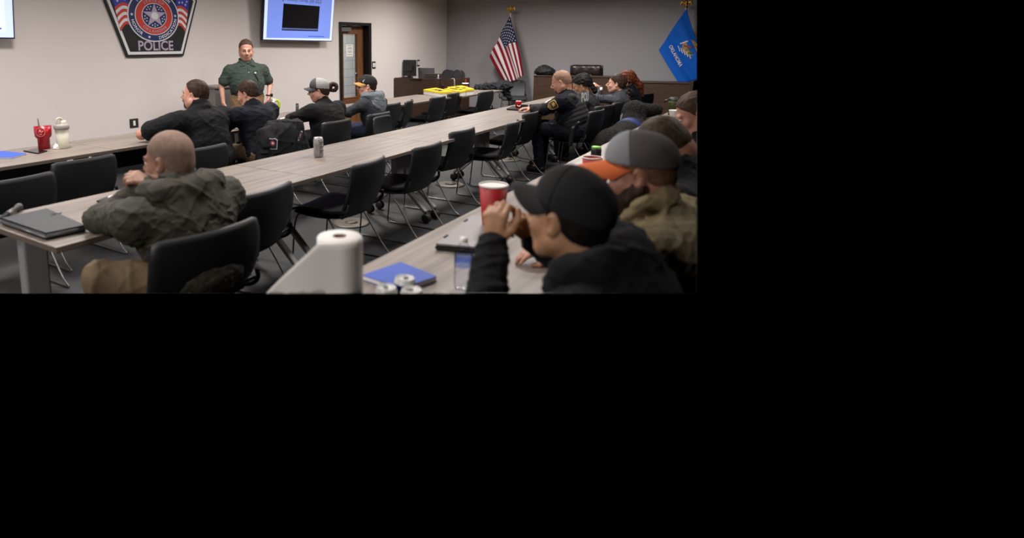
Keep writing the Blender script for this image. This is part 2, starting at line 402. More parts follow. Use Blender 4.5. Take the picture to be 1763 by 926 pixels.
# switches and outlets
def plate(px, py, Y, w_, h_, name, label, cat, rocker=2, onback=False):
    p = ony(px, py, Y); t = thing(name, label, cat, (p[0], Y, p[2])); b = MB(); b.box((-w_ / 2, -.008, -h_ / 2), (w_ / 2, 0, h_ / 2), .003); b.build('cover_plate', mat('dark_plate', (70, 66, 62), .4, .5), t)
    r = MB()
    for k in range(rocker): x = (k - (rocker - 1) / 2) * .05; r.box((x - .018, -.014, -h_ * .28), (x + .018, -.008, h_ * .28), .003)
    r.build('rocker', m_white, t); return t
plate(643.4, 112, WY, .125, .15, 'light_switch', 'double light switch on the white wall right of the door', 'light switch')
plate(720, 108.5, WY, .12, .15, 'light_switch', 'double light switch on the white wall above the laptop on the corner desk', 'light switch')
plate(230.5, 212, WY, .13, .12, 'wall_outlet', 'dark wall outlet low on the white wall by the raised elbow', 'outlet', 1)
# ------------------------------------------------------------------ tables
M_TAB = [m_lam, m_lamedge]
def table(x0, x1, y0, y1, label, group, modesty=False, casters=True):
    L_ = x1 - x0 - .004; W_ = y1 - y0; t = thing('folding_table', label, 'table', ((x0 + x1) / 2, (y0 + y1) / 2, 0), 0, group)
    top = MB(); top.box((-L_ / 2, -W_ / 2, .711), (L_ / 2, W_ / 2, .74), .003)
    o = top.build('tabletop', M_TAB, t)
    for f in o.data.polygons:
        if abs(f.normal.z) < .5: f.material_index = 1
    for s in (-1, 1):
        cx_ = s * (L_ / 2 - .085)
        c = MB(); c.box((cx_ - .06, -.035, .3), (cx_ + .06, .035, .711), .012, seg=3); c.build('column', m_alu, t)
        for q in (-1, 1):
            f = MB(); f.box((-.024, 0, -.016), (.024, .40, .016), .008, Matrix.Translation((cx_, q * .01, .37)) @ Matrix.Rotation(0 if q > 0 else math.pi, 4, 'Z') @ Matrix.Rotation(math.radians(-42), 4, 'X')); f.build('foot', m_alu, t)
            k = MB(); Mx = Matrix.Translation((cx_, q * .31, .045)) @ Matrix.Rotation(math.radians(90), 4, 'Y')
            k.lathe([(.001, -.026), (.03, -.026), (.042, -.018), (.042, -.006), (.03, -.004), (.03, .004), (.042, .006), (.042, .018), (.03, .026), (.001, .026)], 18, Mx); k.tube([(cx_, q * .31, .05), (cx_, q * .30, .12)], .014); k.build('caster', m_rub, t)
    if modesty: MB().box((-L_ / 2 + .15, .12, .46), (L_ / 2 - .15, .135, .70)).build('modesty_panel', m_black, t)
    return t
R1 = [-.55, 1.26, 3.05, 4.84, 6.62, 8.41, 9.66]
lab1 = ['grey wood table at the left edge nearest the white wall', 'grey wood table by the white wall carrying the red tumbler', 'grey wood table by the wall in front of the big man in black', 'grey wood table by the wall with the lime handled cup', 'grey wood table by the wall in front of the man in grey hoodie', 'short grey wood table by the wall left of the yellow boxes']
for i in range(6): table(R1[i], R1[i + 1], 4.78, 5.58, lab1[i], 'tables in the row by the white wall', modesty=i < 3)
table(9.68, 11.42, 4.68, 5.48, 'grey wood end table holding the yellow boxes and black jacket', 'tables in the row by the white wall')
R2 = [1.33, 3.13, 4.89, 6.68, 8.48, 10.4]
lab2 = ['grey wood table in the middle row under the black binder', 'grey wood table in the middle row with the silver can', 'third grey wood table of the middle row, empty top', 'grey wood table in the middle row at the officer\'s hands', 'farthest grey wood table of the middle row']
for i in range(5): table(R2[i], R2[i + 1], 2.59, 3.37, lab2[i], 'tables in the middle row')
R3 = [1.33, 3.14, 4.9, 6.7, 8.45, 10.1]
lab3 = ['nearest grey wood table, holding the paper towel roll', 'grey wood table in front of the olive pullover man', 'grey wood table in the right row beside the dog', 'grey wood table in the right row with the green bottle', 'farthest grey wood table of the right row, by the bench']
for i in range(5): table(R3[i], R3[i + 1], .57, 1.35, lab3[i], 'tables in the right row')
# ------------------------------------------------------------------ chairs
def make_chair(name='stacking_chair', shell=m_shell):
    t = thing(name, 'x', 'chair'); w2 = .265
    def seat(u, v):      # u across, v back->front
        x = (u - .5) * 2 * w2 * (1 - .06 * v); y = -.235 + .48 * v
        z = .445 + .012 * (2 * u - 1) ** 2 - .03 * max(0, v - .8) ** 2 * 25 * .6 + .035 * max(0, .25 - v) * 4 * .6
        return (x, y, z)
    MB().grid(seat, 12, 12, .018).build('seat', shell, t)
    pn = MB(); pn.grid(lambda u, v: ((u - .5) * 2 * (w2 - .03), -.19 + .41 * v, .425 - .02 * math.sin(math.pi * v) - .012 * math.sin(math.pi * u)), 8, 8, .014); pn.build('seat_pan', m_black, t)
    def back(u, v):      # v bottom->top
        s = 2 * u - 1; wd = w2 * (.94 + .08 * math.sin(math.pi * min(1, v * .85)) - .25 * max(0, v - .95) ** 2 * 10) ; x = s * wd
        y = -.225 - .10 * v - .03 * math.sin(v * math.pi) + .055 * s * s + (.03 * max(0, abs(s) - .8) if v > .9 else 0)
        z = .42 + .385 * v - .016 * (abs(s) ** 14) * (v > .92) - .0 + .025 * (s * s) * (1 - v) * 0
        return (x, y, z)
    MB().grid(back, 16, 14, .016, lambda u, v: (0, 1, .15)).build('backrest', shell, t)
    for s in (-1, 1):
        x = s * .235
        MB().tube([(s * .20, -.04, .412), (x, -.07, .405), (x, -.30, .05), (x, -.385, .011), (x, -.34, .008), (x, .2, .008), (x, .252, .012), (x, .245, .06), (x, .215, .39), (s * .21, .16, .415)], .0068, 8, smooth_it=2).build('leg', m_chrome, t)
        MB().tube([(s * .23, -.17, .43), (s * .272, -.2, .43), (s * .276, -.245, .47), (s * .262, -.25, .53)], .011, 8, smooth_it=2).build('back_bracket', m_black, t)
    MB().tube([(-.235, .13, .415), (.235, .13, .415)], .006).tube([(-.2, -.04, .412), (.2, -.04, .412)], .006).build('cross_bar', m_chrome, t)
    return t
chair0 = make_chair(); used = [False]
def chair(x, y, rz, label, group='black stacking chairs', sc_=1.0):
    if not used[0]: c = chair0; used[0] = True
    else: c = copy_tree(chair0)
    c.location = (x, y, 0); c.rotation_euler = (0, 0, rz); c['label'] = label; c['group'] = group; c.scale = (sc_, sc_, 1)
    return c
def chair_px(a, b, label, rz=None, group='chairs along the tables', back=.31, sc_=None, dx=0, dy=0):
    """a,b: photo positions of the two upper corners of the backrest"""
    A = onz(a[0], a[1], .80); B = onz(b[0], b[1], .80); mid = (A + B) / 2; r = math.atan2(B[1] - A[1], B[0] - A[0]) if rz is None else rz
    return chair(mid[0] - math.sin(r) * back + dx, mid[1] + math.cos(r) * back + dy, r, label, group, sc_ or 1.0)
g1 = 'black chairs along the wall row'; g2 = 'black chairs along the middle row'; g3 = 'black chairs behind the officer'
chair_px((-20, 317), (80, 298), 'black chair at the left edge of the wall row', 0.03, g1)
chair_px((92, 283), (205, 264), 'empty black chair below the red tumbler and shaker', 0.03, g1)
chair_px((308, 262), (400, 245), 'black chair under the big man in black t-shirt', 0, g1)
chair_px((440, 232), (520, 218), 'black chair under the jacket with the police patch', 0, g1)
chair_px((556, 213), (612, 203), 'black chair under the woman in grey cap', 0, g1)
chair_px((634, 198), (679, 192), 'black chair under the man in grey hoodie', 0.02, g1)
chair_px((655, 183), (682, 177), 'empty black chair just right of the grey hoodie man', 0.05, g1, dx=.15)
chair_px((694, 176), (721, 170), 'empty black chair turned sideways before the corner desk', 0.35, g1)
chair_px((740, 170), (775, 164), 'empty black chair in front of the left yellow box', 0, g1)
chair_px((772, 162), (800, 158), 'empty black chair in front of the middle yellow box', 0, g1)
chair_px((824, 160), (856, 155), 'empty black chair below the black jacket on the end table', -.1, g1)
chair_px((266, 416), (445, 376), 'black chair under the man in the dark green jacket', -.1, g2, sc_=1.1)
chair_px((416, 346), (510, 308), 'empty black chair right of the man in dark green jacket', 0.1, g2)
chair_px((602, 289), (680, 266), 'black chair with seat turned out, behind the paper towel roll', 0.12, g2)
chair_px((708, 258), (776, 241), 'empty black chair at centre, third from the green jacket man', 0.04, g2)
chair_px((781, 228), (824, 219), 'empty black chair with a caster foot just below it, above the red cup', -.02, g2)
chair_px((868, 214), (908, 206), 'empty black chair with its seat seen, second from the officer', 0.14, g2)
chair_px((903, 196), (936, 191), 'empty black chair right beside the officer\'s arm', 0, g2)
chair_px((1013, 195), (1050, 186), 'black chair under the police officer', -.08, g3, dx=.02)
chair_px((1033, 186), (1060, 178), 'black chair under the dark haired person behind the officer', -.25, g3)
chair_px((1058, 180), (1090, 172), 'black chair under the woman in grey shirt', -.2, g3)
chair_px((1088, 169), (1112, 164), 'black chair under the woman with the red ponytail', -.2, g3)
chair_px((1104, 165), (1126, 159), 'farthest black chair, right of the red ponytail', -.3, g3)
# chairs on the far side of the middle row
p = onz(820, 262, .45); chair(5.95, 3.6, math.pi + .2, 'black chair on the far side of the middle row', g2)
# grey chair against the back wall
gc = make_chair('side_chair', m_shellg); p = onx(885, 139, 13.1); tag(gc, 'grey plastic chair against the grey wall below the striped flag', 'chair'); gc.location = (12.98, p[1] - .05, 0); gc.rotation_euler = (0, 0, math.radians(118)); gc.scale = (1.05, 1.0, 1.03)
# round floor boxes
for i, (x, y, lb) in enumerate(((605, 384, 'round brass floor box cover above the paper towel roll'), (775, 318, 'round brass floor box cover below the third empty chair'), (875, 275, 'round brass floor box cover near the officer\'s feet'))):
    p = onz(x, y, 0); f = MB(); f.lathe([(.001, 0), (.17, 0), (.17, .006), (.14, .010), (.001, .010)], 40); o = f.build('floor_box', mat('worn_brass', (112, 104, 94), .45, .4), None, (p[0], p[1], 0)); tag(o, lb, 'floor box')
    MB().lathe([(.001, .010), (.06, .010), (.06, .014), (.001, .014)], 30).build('access_cap', mat('worn_brass2', (110, 98, 84), .5, .5), o)
# ------------------------------------------------------------------ wall mounted things
def frame_plane(BL, BR, tilt):
    e1 = unit(BR - BL); up = np.array([0, -math.sin(tilt), math.cos(tilt)]); up = unit(up - e1 * np.dot(up, e1)); n = np.cross(e1, up)
    if n[1] > 0: n = -n
    return e1, up, n
m_scr = mat('slide_blue', (112, 134, 214), .4, emit=.62); m_scrl = mat('slide_pale_border', (176, 190, 245), .4, emit=.95); m_scrw = mat('slide_white', (225, 228, 245), .4, emit=.9)
m_dark = mat('slide_black', (6, 6, 8), .3); m_ink = mat('slide_ink', (60, 62, 96), .5)
def quad3(mb, pts, thick, n):
    P = [Vector(p) for p in pts]; N = Vector(n) * thick; A = [mb.bm.verts.new(p) for p in P]; B = [mb.bm.verts.new(p + N) for p in P]; f0 = len(mb.bm.faces)
    mb.bm.faces.new(A); mb.bm.faces.new(B[::-1])
    for i in range(len(P)): mb.bm.faces.new((A[i], A[(i + 1) % len(P)], B[(i + 1) % len(P)], B[i]))
    mb._tag(f0)
def television(BL, BR, tilt, hgt, label, wid=None):
    e1, up, n = frame_plane(BL, BR, tilt); W_ = wid or float(np.linalg.norm(BR - BL)); 
    t = thing('wall_television', label, 'television', (BR + BL) / 2); o0 = (BR + BL) / 2
    B4 = [-e1 * W_ / 2, e1 * W_ / 2, e1 * W_ / 2 + up * hgt, -e1 * W_ / 2 + up * hgt]
    b = MB(); quad3(b, B4, .045, -n); b.build('housing', m_black, t)
    m_ = .014; i4 = [-e1 * (W_ / 2 - m_) + up * m_, e1 * (W_ / 2 - m_) + up * m_, e1 * (W_ / 2 - m_) + up * (hgt - m_), -e1 * (W_ / 2 - m_) + up * (hgt - m_)]
    b = MB(); quad3(b, [p + n * .002 for p in i4], .002, n); s = b.build('screen', m_scrl, t)
    b = MB(); y_ = o0[1]; b.box((-.12, -.0, hgt * .35), (.12, WY - y_ - .01, hgt * .65)); b.build('wall_bracket', m_black, t)
    return t, s, e1, up, n, o0, W_
BL, BR = ony(451.8, 69.3, WY - .17), ony(571.3, 71.6, WY - .17)
tv, scr, e1, up, n, o0, W_ = television(BL, BR, math.radians(5.5), 1.16, 'large wall television with blue slide above the standing man')
PT = lambda x, y, off: np.array(onp(x, y, BL + n * off, n)) - o0
b = MB(); inner = [PT(458.5, 65, .006), PT(567.5, 66.5, .006)]; hh = 1.06
quad3(b, [inner[0], inner[1], inner[1] + up * hh, inner[0] + up * hh], .001, n); b.build('slide', m_scr, scr)
b = MB(); c4 = [PT(485.1, 52.3, .008), PT(547.3, 53.9, .008), PT(550.6, 10.8, .008), PT(488.2, 6, .008)]; quad3(b, c4, .001, n); b.build('video_frame', m_dark, scr)
b = MB(); c4 = [PT(485.5, 50.6, .0095), PT(547.6, 52.3, .0095), PT(547.8, 49.8, .0095), PT(485.8, 47.6, .0095)]; quad3(b, c4, .0008, n); b.build('video_bar', mat('video_bar', (90, 104, 160), .4, emit=.25), scr)
b = MB(); tx = 'Hillsborough County, Florida, July 2023'; a0, a1 = PT(476.6, .6, .0085), PT(552.8, 6.2, .0085); tw = text_w('rough County, Florida, July 2023'); full = text_w(tx); s_ = float(np.linalg.norm(a1 - a0)) / tw
put_text(b, tx, lambda x, y: Vector((a1 + e1 * (x - full) * s_ + up * y * s_ * 1.1).tolist()), .004); b.build('slide_text', m_ink, scr)
b = MB(); a0 = PT(530.5, 62.9, .0085); tx = 'https://hcso.tampa.fl.us/video/link'; s_ = float(np.linalg.norm(PT(562.5, 63.3, .0085) - a0)) / text_w(tx)
for k in range(9): b.prism([(k * .05, 0), (k * .05 + .042, 0), (k * .05 + .042, .012), (k * .05, .012)], 0, .001, 1, Matrix(((e1[0], 0, up[0], a0[0]), (e1[1], -1, up[1], a0[1]), (e1[2], 0, up[2], a0[2]), (0, 0, 0, 1))))
b.build('link_line', mat('link_blue', (40, 70, 200), .5, emit=.3), scr)
BR2 = ony(25.8, 66.8, WY - .17); BL2 = BR2 - np.array([1.82, 0, -.01])
tv2, scr2, e1, up, n, o0, W_ = television(BL2, BR2, math.radians(5.5), 1.12, 'wall television cut off by the left edge of the photo')
b = MB(); c = -e1 * (W_ / 2 - .1) + up * .07 + n * .006; quad3(b, [c, c + e1 * (W_ - .2), c + e1 * (W_ - .2) + up * .98, c + up * .98], .001, n); b.build('slide', mat('slide_pale', (196, 206, 238), .4, emit=.85), scr2)
b = MB(); c = e1 * (W_ / 2 - .3) + up * .1 + n * .0085; quad3(b, [c, c + e1 * .16, c + e1 * .16 + up * .015, c + up * .015], .001, n); b.build('link_line', MATS['link_blue'], scr2)
# ------------------------------------------------------------------ police emblem on the white wall
EY = WY - .012
ec = ony(262.3, 27.5, EY); bl, br = ony(217.1, 98.1, EY), ony(314.6, 96.0, EY); tc_ = ony(337.7, 1.5, EY)
em = thing('police_emblem', 'large black badge emblem with round star seal on white wall', 'emblem', (ec[0], WY - .003, ec[2]))
hw, hb = (br[0] - bl[0]) / 2, bl[2] - ec[2]; cxe = (br[0] + bl[0]) / 2 - ec[0]; tw_, tz = tc_[0] - ec[0] - cxe, tc_[2] - ec[2]
def shield(k):  # inset k
    return [(cxe - hw + k * .75, hb + k), (cxe + hw - k * .75, hb + k), (cxe + tw_ - k * 1.1, tz - k * .1), (cxe + tw_ * .72 - k * .3, tz + .16 - k), (cxe + tw_ * .3, tz + .1 - k), (cxe, tz + .2 - k), (cxe - tw_ * .3, tz + .1 - k), (cxe - tw_ * .72 + k * .3, tz + .16 - k), (cxe - tw_ + k * 1.1, tz - k * .1)]
m_eb = mat('emblem_black', (20, 20, 22), .5); m_ew = mat('emblem_white', (222, 220, 222), .5); m_er = mat('emblem_red', (196, 58, 44), .5); m_en = mat('emblem_navy', (28, 38, 92), .5); m_el = mat('emblem_lilac', (176, 164, 184), .5); m_eblu = mat('emblem_blue', (36, 56, 170), .5)
MB().prism(shield(0), -.03, 0).build('backing_plate', m_eb, em)
MB().prism(shield(.028), -.033, -.03).build('white_border', m_ew, em)
MB().prism(shield(.066), -.036, -.033).build('black_field', m_eb, em)
RR = float((ony(306.3, 27, EY)[0] - ony(218.2, 27, EY)[0]) / 2)
def disc(r, y0, y1, m, name, par, n=72): return MB().prism([(r * math.cos(2 * math.pi * i / n), r * math.sin(2 * math.pi * i / n)) for i in range(n)], y0, y1).build(name, m, par)
KZ = float((ec[2] - ony(262.3, 72.2, EY)[2]) / RR)
seal = disc(RR, -.045, -.036, m_ew, 'seal', em); disc(RR * .955, -.048, -.045, m_en, 'navy_ring', seal); disc(RR * .735, -.050, -.048, m_ew, 'inner_rim', seal); disc(RR * .705, -.052, -.050, m_er, 'red_ring', seal); disc(RR * .485, -.054, -.052, m_ew, 'center_rim', seal); disc(RR * .46, -.056, -.054, m_en, 'center_field', seal)
def star_poly(cx_, cz_, r, rot=0, q=.40): return [(cx_ + (r if k % 2 == 0 else r * q) * math.sin(rot + math.pi * k / 5), cz_ + (r if k % 2 == 0 else r * q) * math.cos(rot + math.pi * k / 5)) for k in range(10)]
MB().prism(star_poly(0, 0, RR * .47), -.062, -.056).build('big_star', m_el, seal)
MB().prism([(RR * .14 * math.cos(t * math.pi / 12), RR * .14 * math.sin(t * math.pi / 12)) for t in range(24)], -.064, -.062).build('star_center', m_ew, seal)
b = MB()
for k in range(5):
    for j in range(-1, 2):
        for q, rad in ((0, .37),) if j else ((0, .31), (1, .40)):
            a = math.pi / 5 + 2 * math.pi * k / 5 + j * .27; b.prism(star_poly(RR * rad * math.sin(a), RR * rad * math.cos(a), RR * .038, a), -.058, -.056)
b.build('small_stars', m_ew, seal)
def arc_text(mb, txt, r, mid, sz, up_out, y, bold=.02, stretch=1.0):
    """mid: angle of the middle, clockwise from the top"""
    ws = [text_w(c_ if c_ != ' ' else 'i', bold) + .09 for c_ in txt]; tot = sum(ws) * sz * stretch; a = mid - (tot / 2 / r if up_out else -tot / 2 / r)
    for c_, w_ in zip(txt, ws):
        da = w_ * sz * stretch / r * (1 if up_out else -1); am = a + da / 2; a += da
        if c_ == ' ': continue
        cc = Vector((r * math.sin(am), 0, r * math.cos(am))); tan = Vector((math.cos(am), 0, -math.sin(am))) * (1 if up_out else -1); ra = Vector((math.sin(am), 0, math.cos(am))) * (1 if up_out else -1)
        put_text(mb, c_, lambda x, yy: cc + tan * ((x - w_ / 2 + .04) * sz * stretch) + ra * ((yy - .36) * sz) + Vector((0, y, 0)), bold)
b = MB(); s1 = RR * .165
arc_text(b, 'PROFESSIONALISM', RR * .845, 0, s1, True, -.050, stretch=.95); arc_text(b, 'HONOR', RR * .845, math.radians(-123), s1, False, -.050); arc_text(b, 'DEDICATION', RR * .845, math.radians(134), s1, False, -.050)
for a in (-88, 88, 196): b.prism(star_poly(RR * .845 * math.sin(math.radians(a)), RR * .845 * math.cos(math.radians(a)), RR * .065, math.radians(a)), -.050, -.048)
b.build('ring_lettering', m_ew, seal)
b = MB(); arc_text(b, 'STATE OF', RR * .59, 0, RR * .15, True, -.0545, 0.01, 1.15); arc_text(b, 'OKLAHOMA', RR * .59, math.pi, RR * .15, False, -.0545, 0.01, 1.1); b.build('state_lettering', m_el, seal)
b = MB(); p0, p1 = ony(235.5, 86.2, EY), ony(296.5, 86.2, EY); tw2 = text_w('POLICE', .02); s_ = float(p1[0] - p0[0]) / tw2; zz = ony(266, 86.3, EY)[2] - ec[2]
put_text(b, 'POLICE', lambda x, y: Vector((p0[0] - ec[0] + x * s_, -.0375, zz + y * s_ * 1.02)), .02); b.build('police_lettering', m_el, em)
b = MB(); put_text(b, 'OFFICER', lambda x, y: Vector((cxe - .16 + x * .09, -.0375, tz + .02 + y * .09 - .0)), .01); b.bm.clear() if False else None; b.bm.free()
seal.scale = (1, 1, KZ)
# waving flags left and right of the seal
for s in (-1, 1):
    f = MB(); cx0 = s * (RR + .0)
    def W(u, v): # u outwards 0..1, v down 0..1
        return (cx0 + s * (-.03 + u * (.235 - .10 * v)), RR * (.62 - .98 * v) + .045 * math.sin(u * 3.0 + .4) - (.05 * v * u))
    for k in range(7):
        f.mi = 0 if k % 2 == 0 else 1; v0, v1 = .34 + k * .66 / 7, .34 + (k + 1) * .66 / 7; nseg = 8
        pts = [W(i / nseg, v0) for i in range(nseg + 1)] + [W(i / nseg, v1) for i in range(nseg, -1, -1)]
        f.prism(pts, -.040, -.036)
    f.mi = 2; pts = [W(i / 8, -.12 + .1 * (2 * i / 8 - 1) ** 2) for i in range(9)] + [W(i / 8, .34) for i in range(8, -1, -1)]; f.prism(pts, -.041, -.036)
    f.mi = 1
    for u, v in ((.2, 0), (.45, -.04), (.7, 0), (.32, .12), (.58, .1), (.82, .12), (.25, .24), (.5, .23), (.75, .24)):
        q = W(u, v); f.prism(star_poly(q[0], q[1], .021), -.044, -.041)
    f.build('waving_flag', [m_er, m_ew, m_eblu], em)
# ------------------------------------------------------------------ lectern by the wall
p = ony(374, 147, 6.6); t = thing('lectern', 'grey lectern with light wood top against the wall behind the standing man', 'lectern', (p[0], 6.6, 0)); zt = float(p[2])
MB().box((-.22, -.2, zt - .03), (.22, .2, zt), .004).build('top', M_TAB[0], t); MB().box((-.2, -.18, .05), (.2, .18, zt - .03), .01).build('body', mat('lectern_grey', (128, 124, 123), .5), t); MB().box((-.18, -.16, 0), (.18, .16, .05)).build('base', m_black, t)
# ------------------------------------------------------------------ corner desk and what stands on it
DKX = 11.28; cz = .935; dx0, dyr, dyl = DKX, float(onx(781, 134, DKX)[1]), WY - .02
t = thing('corner_desk', 'dark wood reception desk in the corner by the light switch', 'desk', (dx0, (dyr + dyl) / 2, 0)); hy = (dyl - dyr) / 2
MB().box((0, -hy, .09), (.03, hy, cz), .003).build('front_panel', m_wood, t); [MB().box((.03, y0_, .09), (.75, y0_ + .03, cz), .003).build('side_panel', m_wood, t) for y0_ in (-hy, hy - .03)]
MB().box((.03, -hy + .03, cz - .18), (.75, hy - .03, cz - .14)).build('worktop', m_wood, t); MB().box((.05, -hy + .02, 0), (.7, hy - .02, .09)).build('plinth', m_black, t)
q0, q1 = onx(705, 138, DKX), onx(726.5, 138, DKX); MB().box((-.006, q1[1] - (dyr + dyl) / 2, cz - .055), (.0, q0[1] - (dyr + dyl) / 2, cz - .012)).build('vent_slot', m_dark, t)
q = onx(761.5, 147.6, DKX); MB().lathe([(.001, 0), (.035, 0), (.03, .008), (.001, .008)], 16, Matrix.Translation((0, q[1] - (dyr + dyl) / 2, q[2])) @ Matrix.Rotation(math.radians(-90), 4, 'Y')).build('cable_grommet', m_black, t)
q = onx(757.5, 140, DKX); MB().box((-.002, q[1] - (dyr + dyl) / 2 - .004, .09), (0, q[1] - (dyr + dyl) / 2 + .004, cz)).build('panel_seam', m_dark, t)
wt = cz - .14
def onface(px, py, X, z): p = onx(px, py, X); return p
# monitor (seen from behind)
a_, b_2 = onx(694, 103, 11.62), onx(717, 131, 11.62); mw = abs(a_[1] - b_2[1])
t = thing('monitor', 'black monitor seen from behind on the corner desk', 'monitor', (11.62, (a_[1] + b_2[1]) / 2, wt), math.radians(-8)); h0, h1 = b_2[2] - wt, a_[2] - wt
MB().box((-.025, -mw / 2, h0), (.02, mw / 2, h1), .008).build('screen_case', m_black, t); MB().box((-.05, -mw * .32, h0 + .1), (-.025, mw * .32, h1 - .1), .015).build('rear_bulge', m_black, t)
MB().box((-.03, -.045, .01), (.0, .045, h0 + .12), .008).build('stand_neck', m_black, t); MB().box((-.12, -.14, 0), (.12, .14, .014), .005).build('stand_foot', m_black, t)
def open_laptop(px0, py0, px1, py1, X, rz, lean, label, m1):
    a, b = onx(px0, py0, X), onx(px1, py1, X); w_ = abs(a[1] - b[1]) / math.cos(rz) ; h = a[2] - wt
    t = thing('laptop', label, 'laptop', (X, (a[1] + b[1]) / 2, wt), rz); MB().box((0, -w_ / 2, 0), (.26, w_ / 2, .018), .006).build('keyboard_half', m1, t)
    MB().box((-.006, -w_ / 2, 0), (.006, w_ / 2, h / math.cos(lean)), .004, Matrix.Translation((0, 0, .012)) @ Matrix.Rotation(-lean, 4, 'Y')).build('lid', m1, t); return t
m_lap = mat('laptop_grey', (112, 110, 112), .4, .5); m_lap2 = mat('laptop_silver', (120, 112, 108), .35, .6)
open_laptop(721, 117.5, 749, 134, 11.74, 0, .1, 'tall grey laptop lid between the monitor and the small laptop', m_lap)
open_laptop(734, 127, 761, 134, 11.41, math.radians(12), .3, 'smaller open silver laptop at the front of the corner desk', m_lap2)
p = onx(754, 133, 11.38); t = thing('pen_cup', 'small purple pen cup with pens on the corner desk', 'pen cup', (11.38, p[1], wt)); MB().lathe([(.001, 0), (.045, 0), (.05, .15), (.045, .15), (.04, .01), (.001, .01)], 16).build('cup', mat('purple_cup', (58, 44, 100), .4), t)
for k in range(4): MB().tube([(0.01 * k - .01, .012 * (k % 2), .02), (.03 * k - .04, .02 * (k - 1.5), .225)], .006).build('pen', [m_white, m_black, mat('pen_red', (150, 60, 40), .4), m_white][k], t)
m_mesh = mat('black_mesh', (44, 45, 48), .5, bump=(160, .6, .01))
for (px0, px1, py, X, lb) in ((761, 779, 120, 12.05, 'left black mesh organizer with rounded top at the end of the corner desk'), (779.5, 795, 120.5, 11.86, 'right black mesh organizer, standing at the corner desk end')):
    a, b = onx(px0, py, X), onx(px1, py, X); w_ = abs(a[1] - b[1]); z0 = wt if X > 12.0 else .80; hh = a[2] - z0
    t = thing('mesh_organizer', lb, 'desk organizer', (X, (a[1] + b[1]) / 2, z0)); pl = [(w_ / 2 * math.cos(math.pi * i / 12) * 1.0, hh - .12 + .12 * math.sin(math.pi * i / 12)) for i in range(13)] + [(-w_ / 2, 0), (w_ / 2, 0)]
    MB().prism([(y, z) for y, z in pl], 0, .012, 0).build('front_mesh', m_mesh, t); MB().prism([(y * .98, z * .97) for y, z in pl], .16, .172, 0).build('rear_mesh', m_mesh, t)
    MB().tube([(0.006, y, z) for y, z in pl], .009, 6, closed=True).build('rim', m_black, t); MB().box((.0, -w_ / 2, 0), (.17, w_ / 2, .012)).build('base', m_black, t)
a, b = onx(782, 137, 11.84), onx(795, 147, 11.84)
t = thing('black_cabinet', 'small black cabinet under the right mesh organizer', 'cabinet', (12.02, (a[1] + b[1]) / 2, 0)); w_ = abs(a[1] - b[1])
MB().box((-.18, -w_ / 2, .03), (.2, w_ / 2, .79), .006).build('body', m_black, t); MB().box((-.186, -w_ / 2 + .02, .42), (-.18, w_ / 2 - .02, .74), .002).box((-.186, -w_ / 2 + .02, .06), (-.18, w_ / 2 - .02, .38), .002).build('drawer_front', m_rub, t); MB().box((-.15, -w_ / 2 + .02, 0), (.17, w_ / 2 - .02, .03)).build('base', m_rub, t)
q = onx(781, 134, DKX); tag(MB().tube([(11.41, q[1] + .12, cz - .0), (11.33, q[1] + .02, cz + .012), (11.3, q[1] - .012, cz - .02), (11.3, q[1] - .02, cz - .3), (11.31, q[1] - .02, cz - .48)], .006, smooth_it=2).build('cable', mat('white_cable', (190, 186, 180), .5)), 'white cable hanging over the right edge of the corner desk', 'cable')
# ------------------------------------------------------------------ bench (dais) along the grey wall
bx = 12.55
zl = float(onx(919, 129.6, bx)[2]); yl = float(onx(919, 130, bx)[1]); ym = float(onx(1072, 134, bx)[1]); zr = float(onx(1130, 141.3, bx)[2]); ye = float(onx(1188, 142, bx)[1])
t = thing('dais_bench', 'tall dark wood bench section with the black bag on top', 'bench', (bx, (yl + ym) / 2, 0)); hh = (yl - ym) / 2
MB().box((0, -hh, .08), (.03, hh, zl - .02), .002).build('front_panel', m_wood, t); MB().box((-.015, -hh, zl - .02), (.4, hh, zl), .003).build('ledge', m_wood, t); [MB().box((.03, y0_, 0), (.6, y0_ + .03, zl - .02)).build('side_panel', m_wood, t) for y0_ in (-hh, hh - .03)]; MB().box((.02, -hh + .01, 0), (.05, hh - .01, .08)).build('plinth', m_black, t)
t = thing('dais_bench', 'lower dark wood bench section below the blue flag', 'bench', (bx, (ym + ye) / 2, 0)); hh = (ym - ye) / 2 - .002
MB().box((0, -hh, .08), (.03, hh, zr - .02), .002).build('front_panel', m_wood, t); MB().box((-.015, -hh, zr - .02), (.4, hh, zr), .003).build('ledge', m_wood, t); MB().box((-.02, -hh - .06, 0), (.75, -hh, zr + .03), .004).build('side_panel', mat('dark_wood_veneer_end', (50, 36, 26), .45), t); MB().box((.02, -hh + .01, 0), (.05, hh - .01, .08)).build('plinth', m_black, t)
# bag on the bench
p = onx(938, 129.5, bx + .18); t = thing('bag', 'black bag lying on the tall bench left of the leather chair', 'bag', (bx + .2, p[1], zl))
F_ = Field(); F_.ell((0, 0, .08), (.13, .19, .085), k=.03).ell((0, .03, .13), (.09, .12, .06), k=.03).cap((0, -.12, .05), (0, .14, .06), .06, k=.03); F_.cut((0, 0, .002), (0, 0, -1)); F_.build('body', mat('black_nylon', (20, 20, 22), .7, bump=(60, .5, .01)), .01, t, noise=wrinkle(.012, .7, 3))
MB().tube([(0, -.09, .14), (.0, -.05, .2), (0, .05, .21), (0, .1, .17)], .009, smooth_it=2).build('handle', m_black, t); MB().tube([(-.1, .1, .06), (-.13, .16, .12), (-.1, .2, .05), (-.06, .2, .02)], .008, smooth_it=2).build('strap', m_black, t)
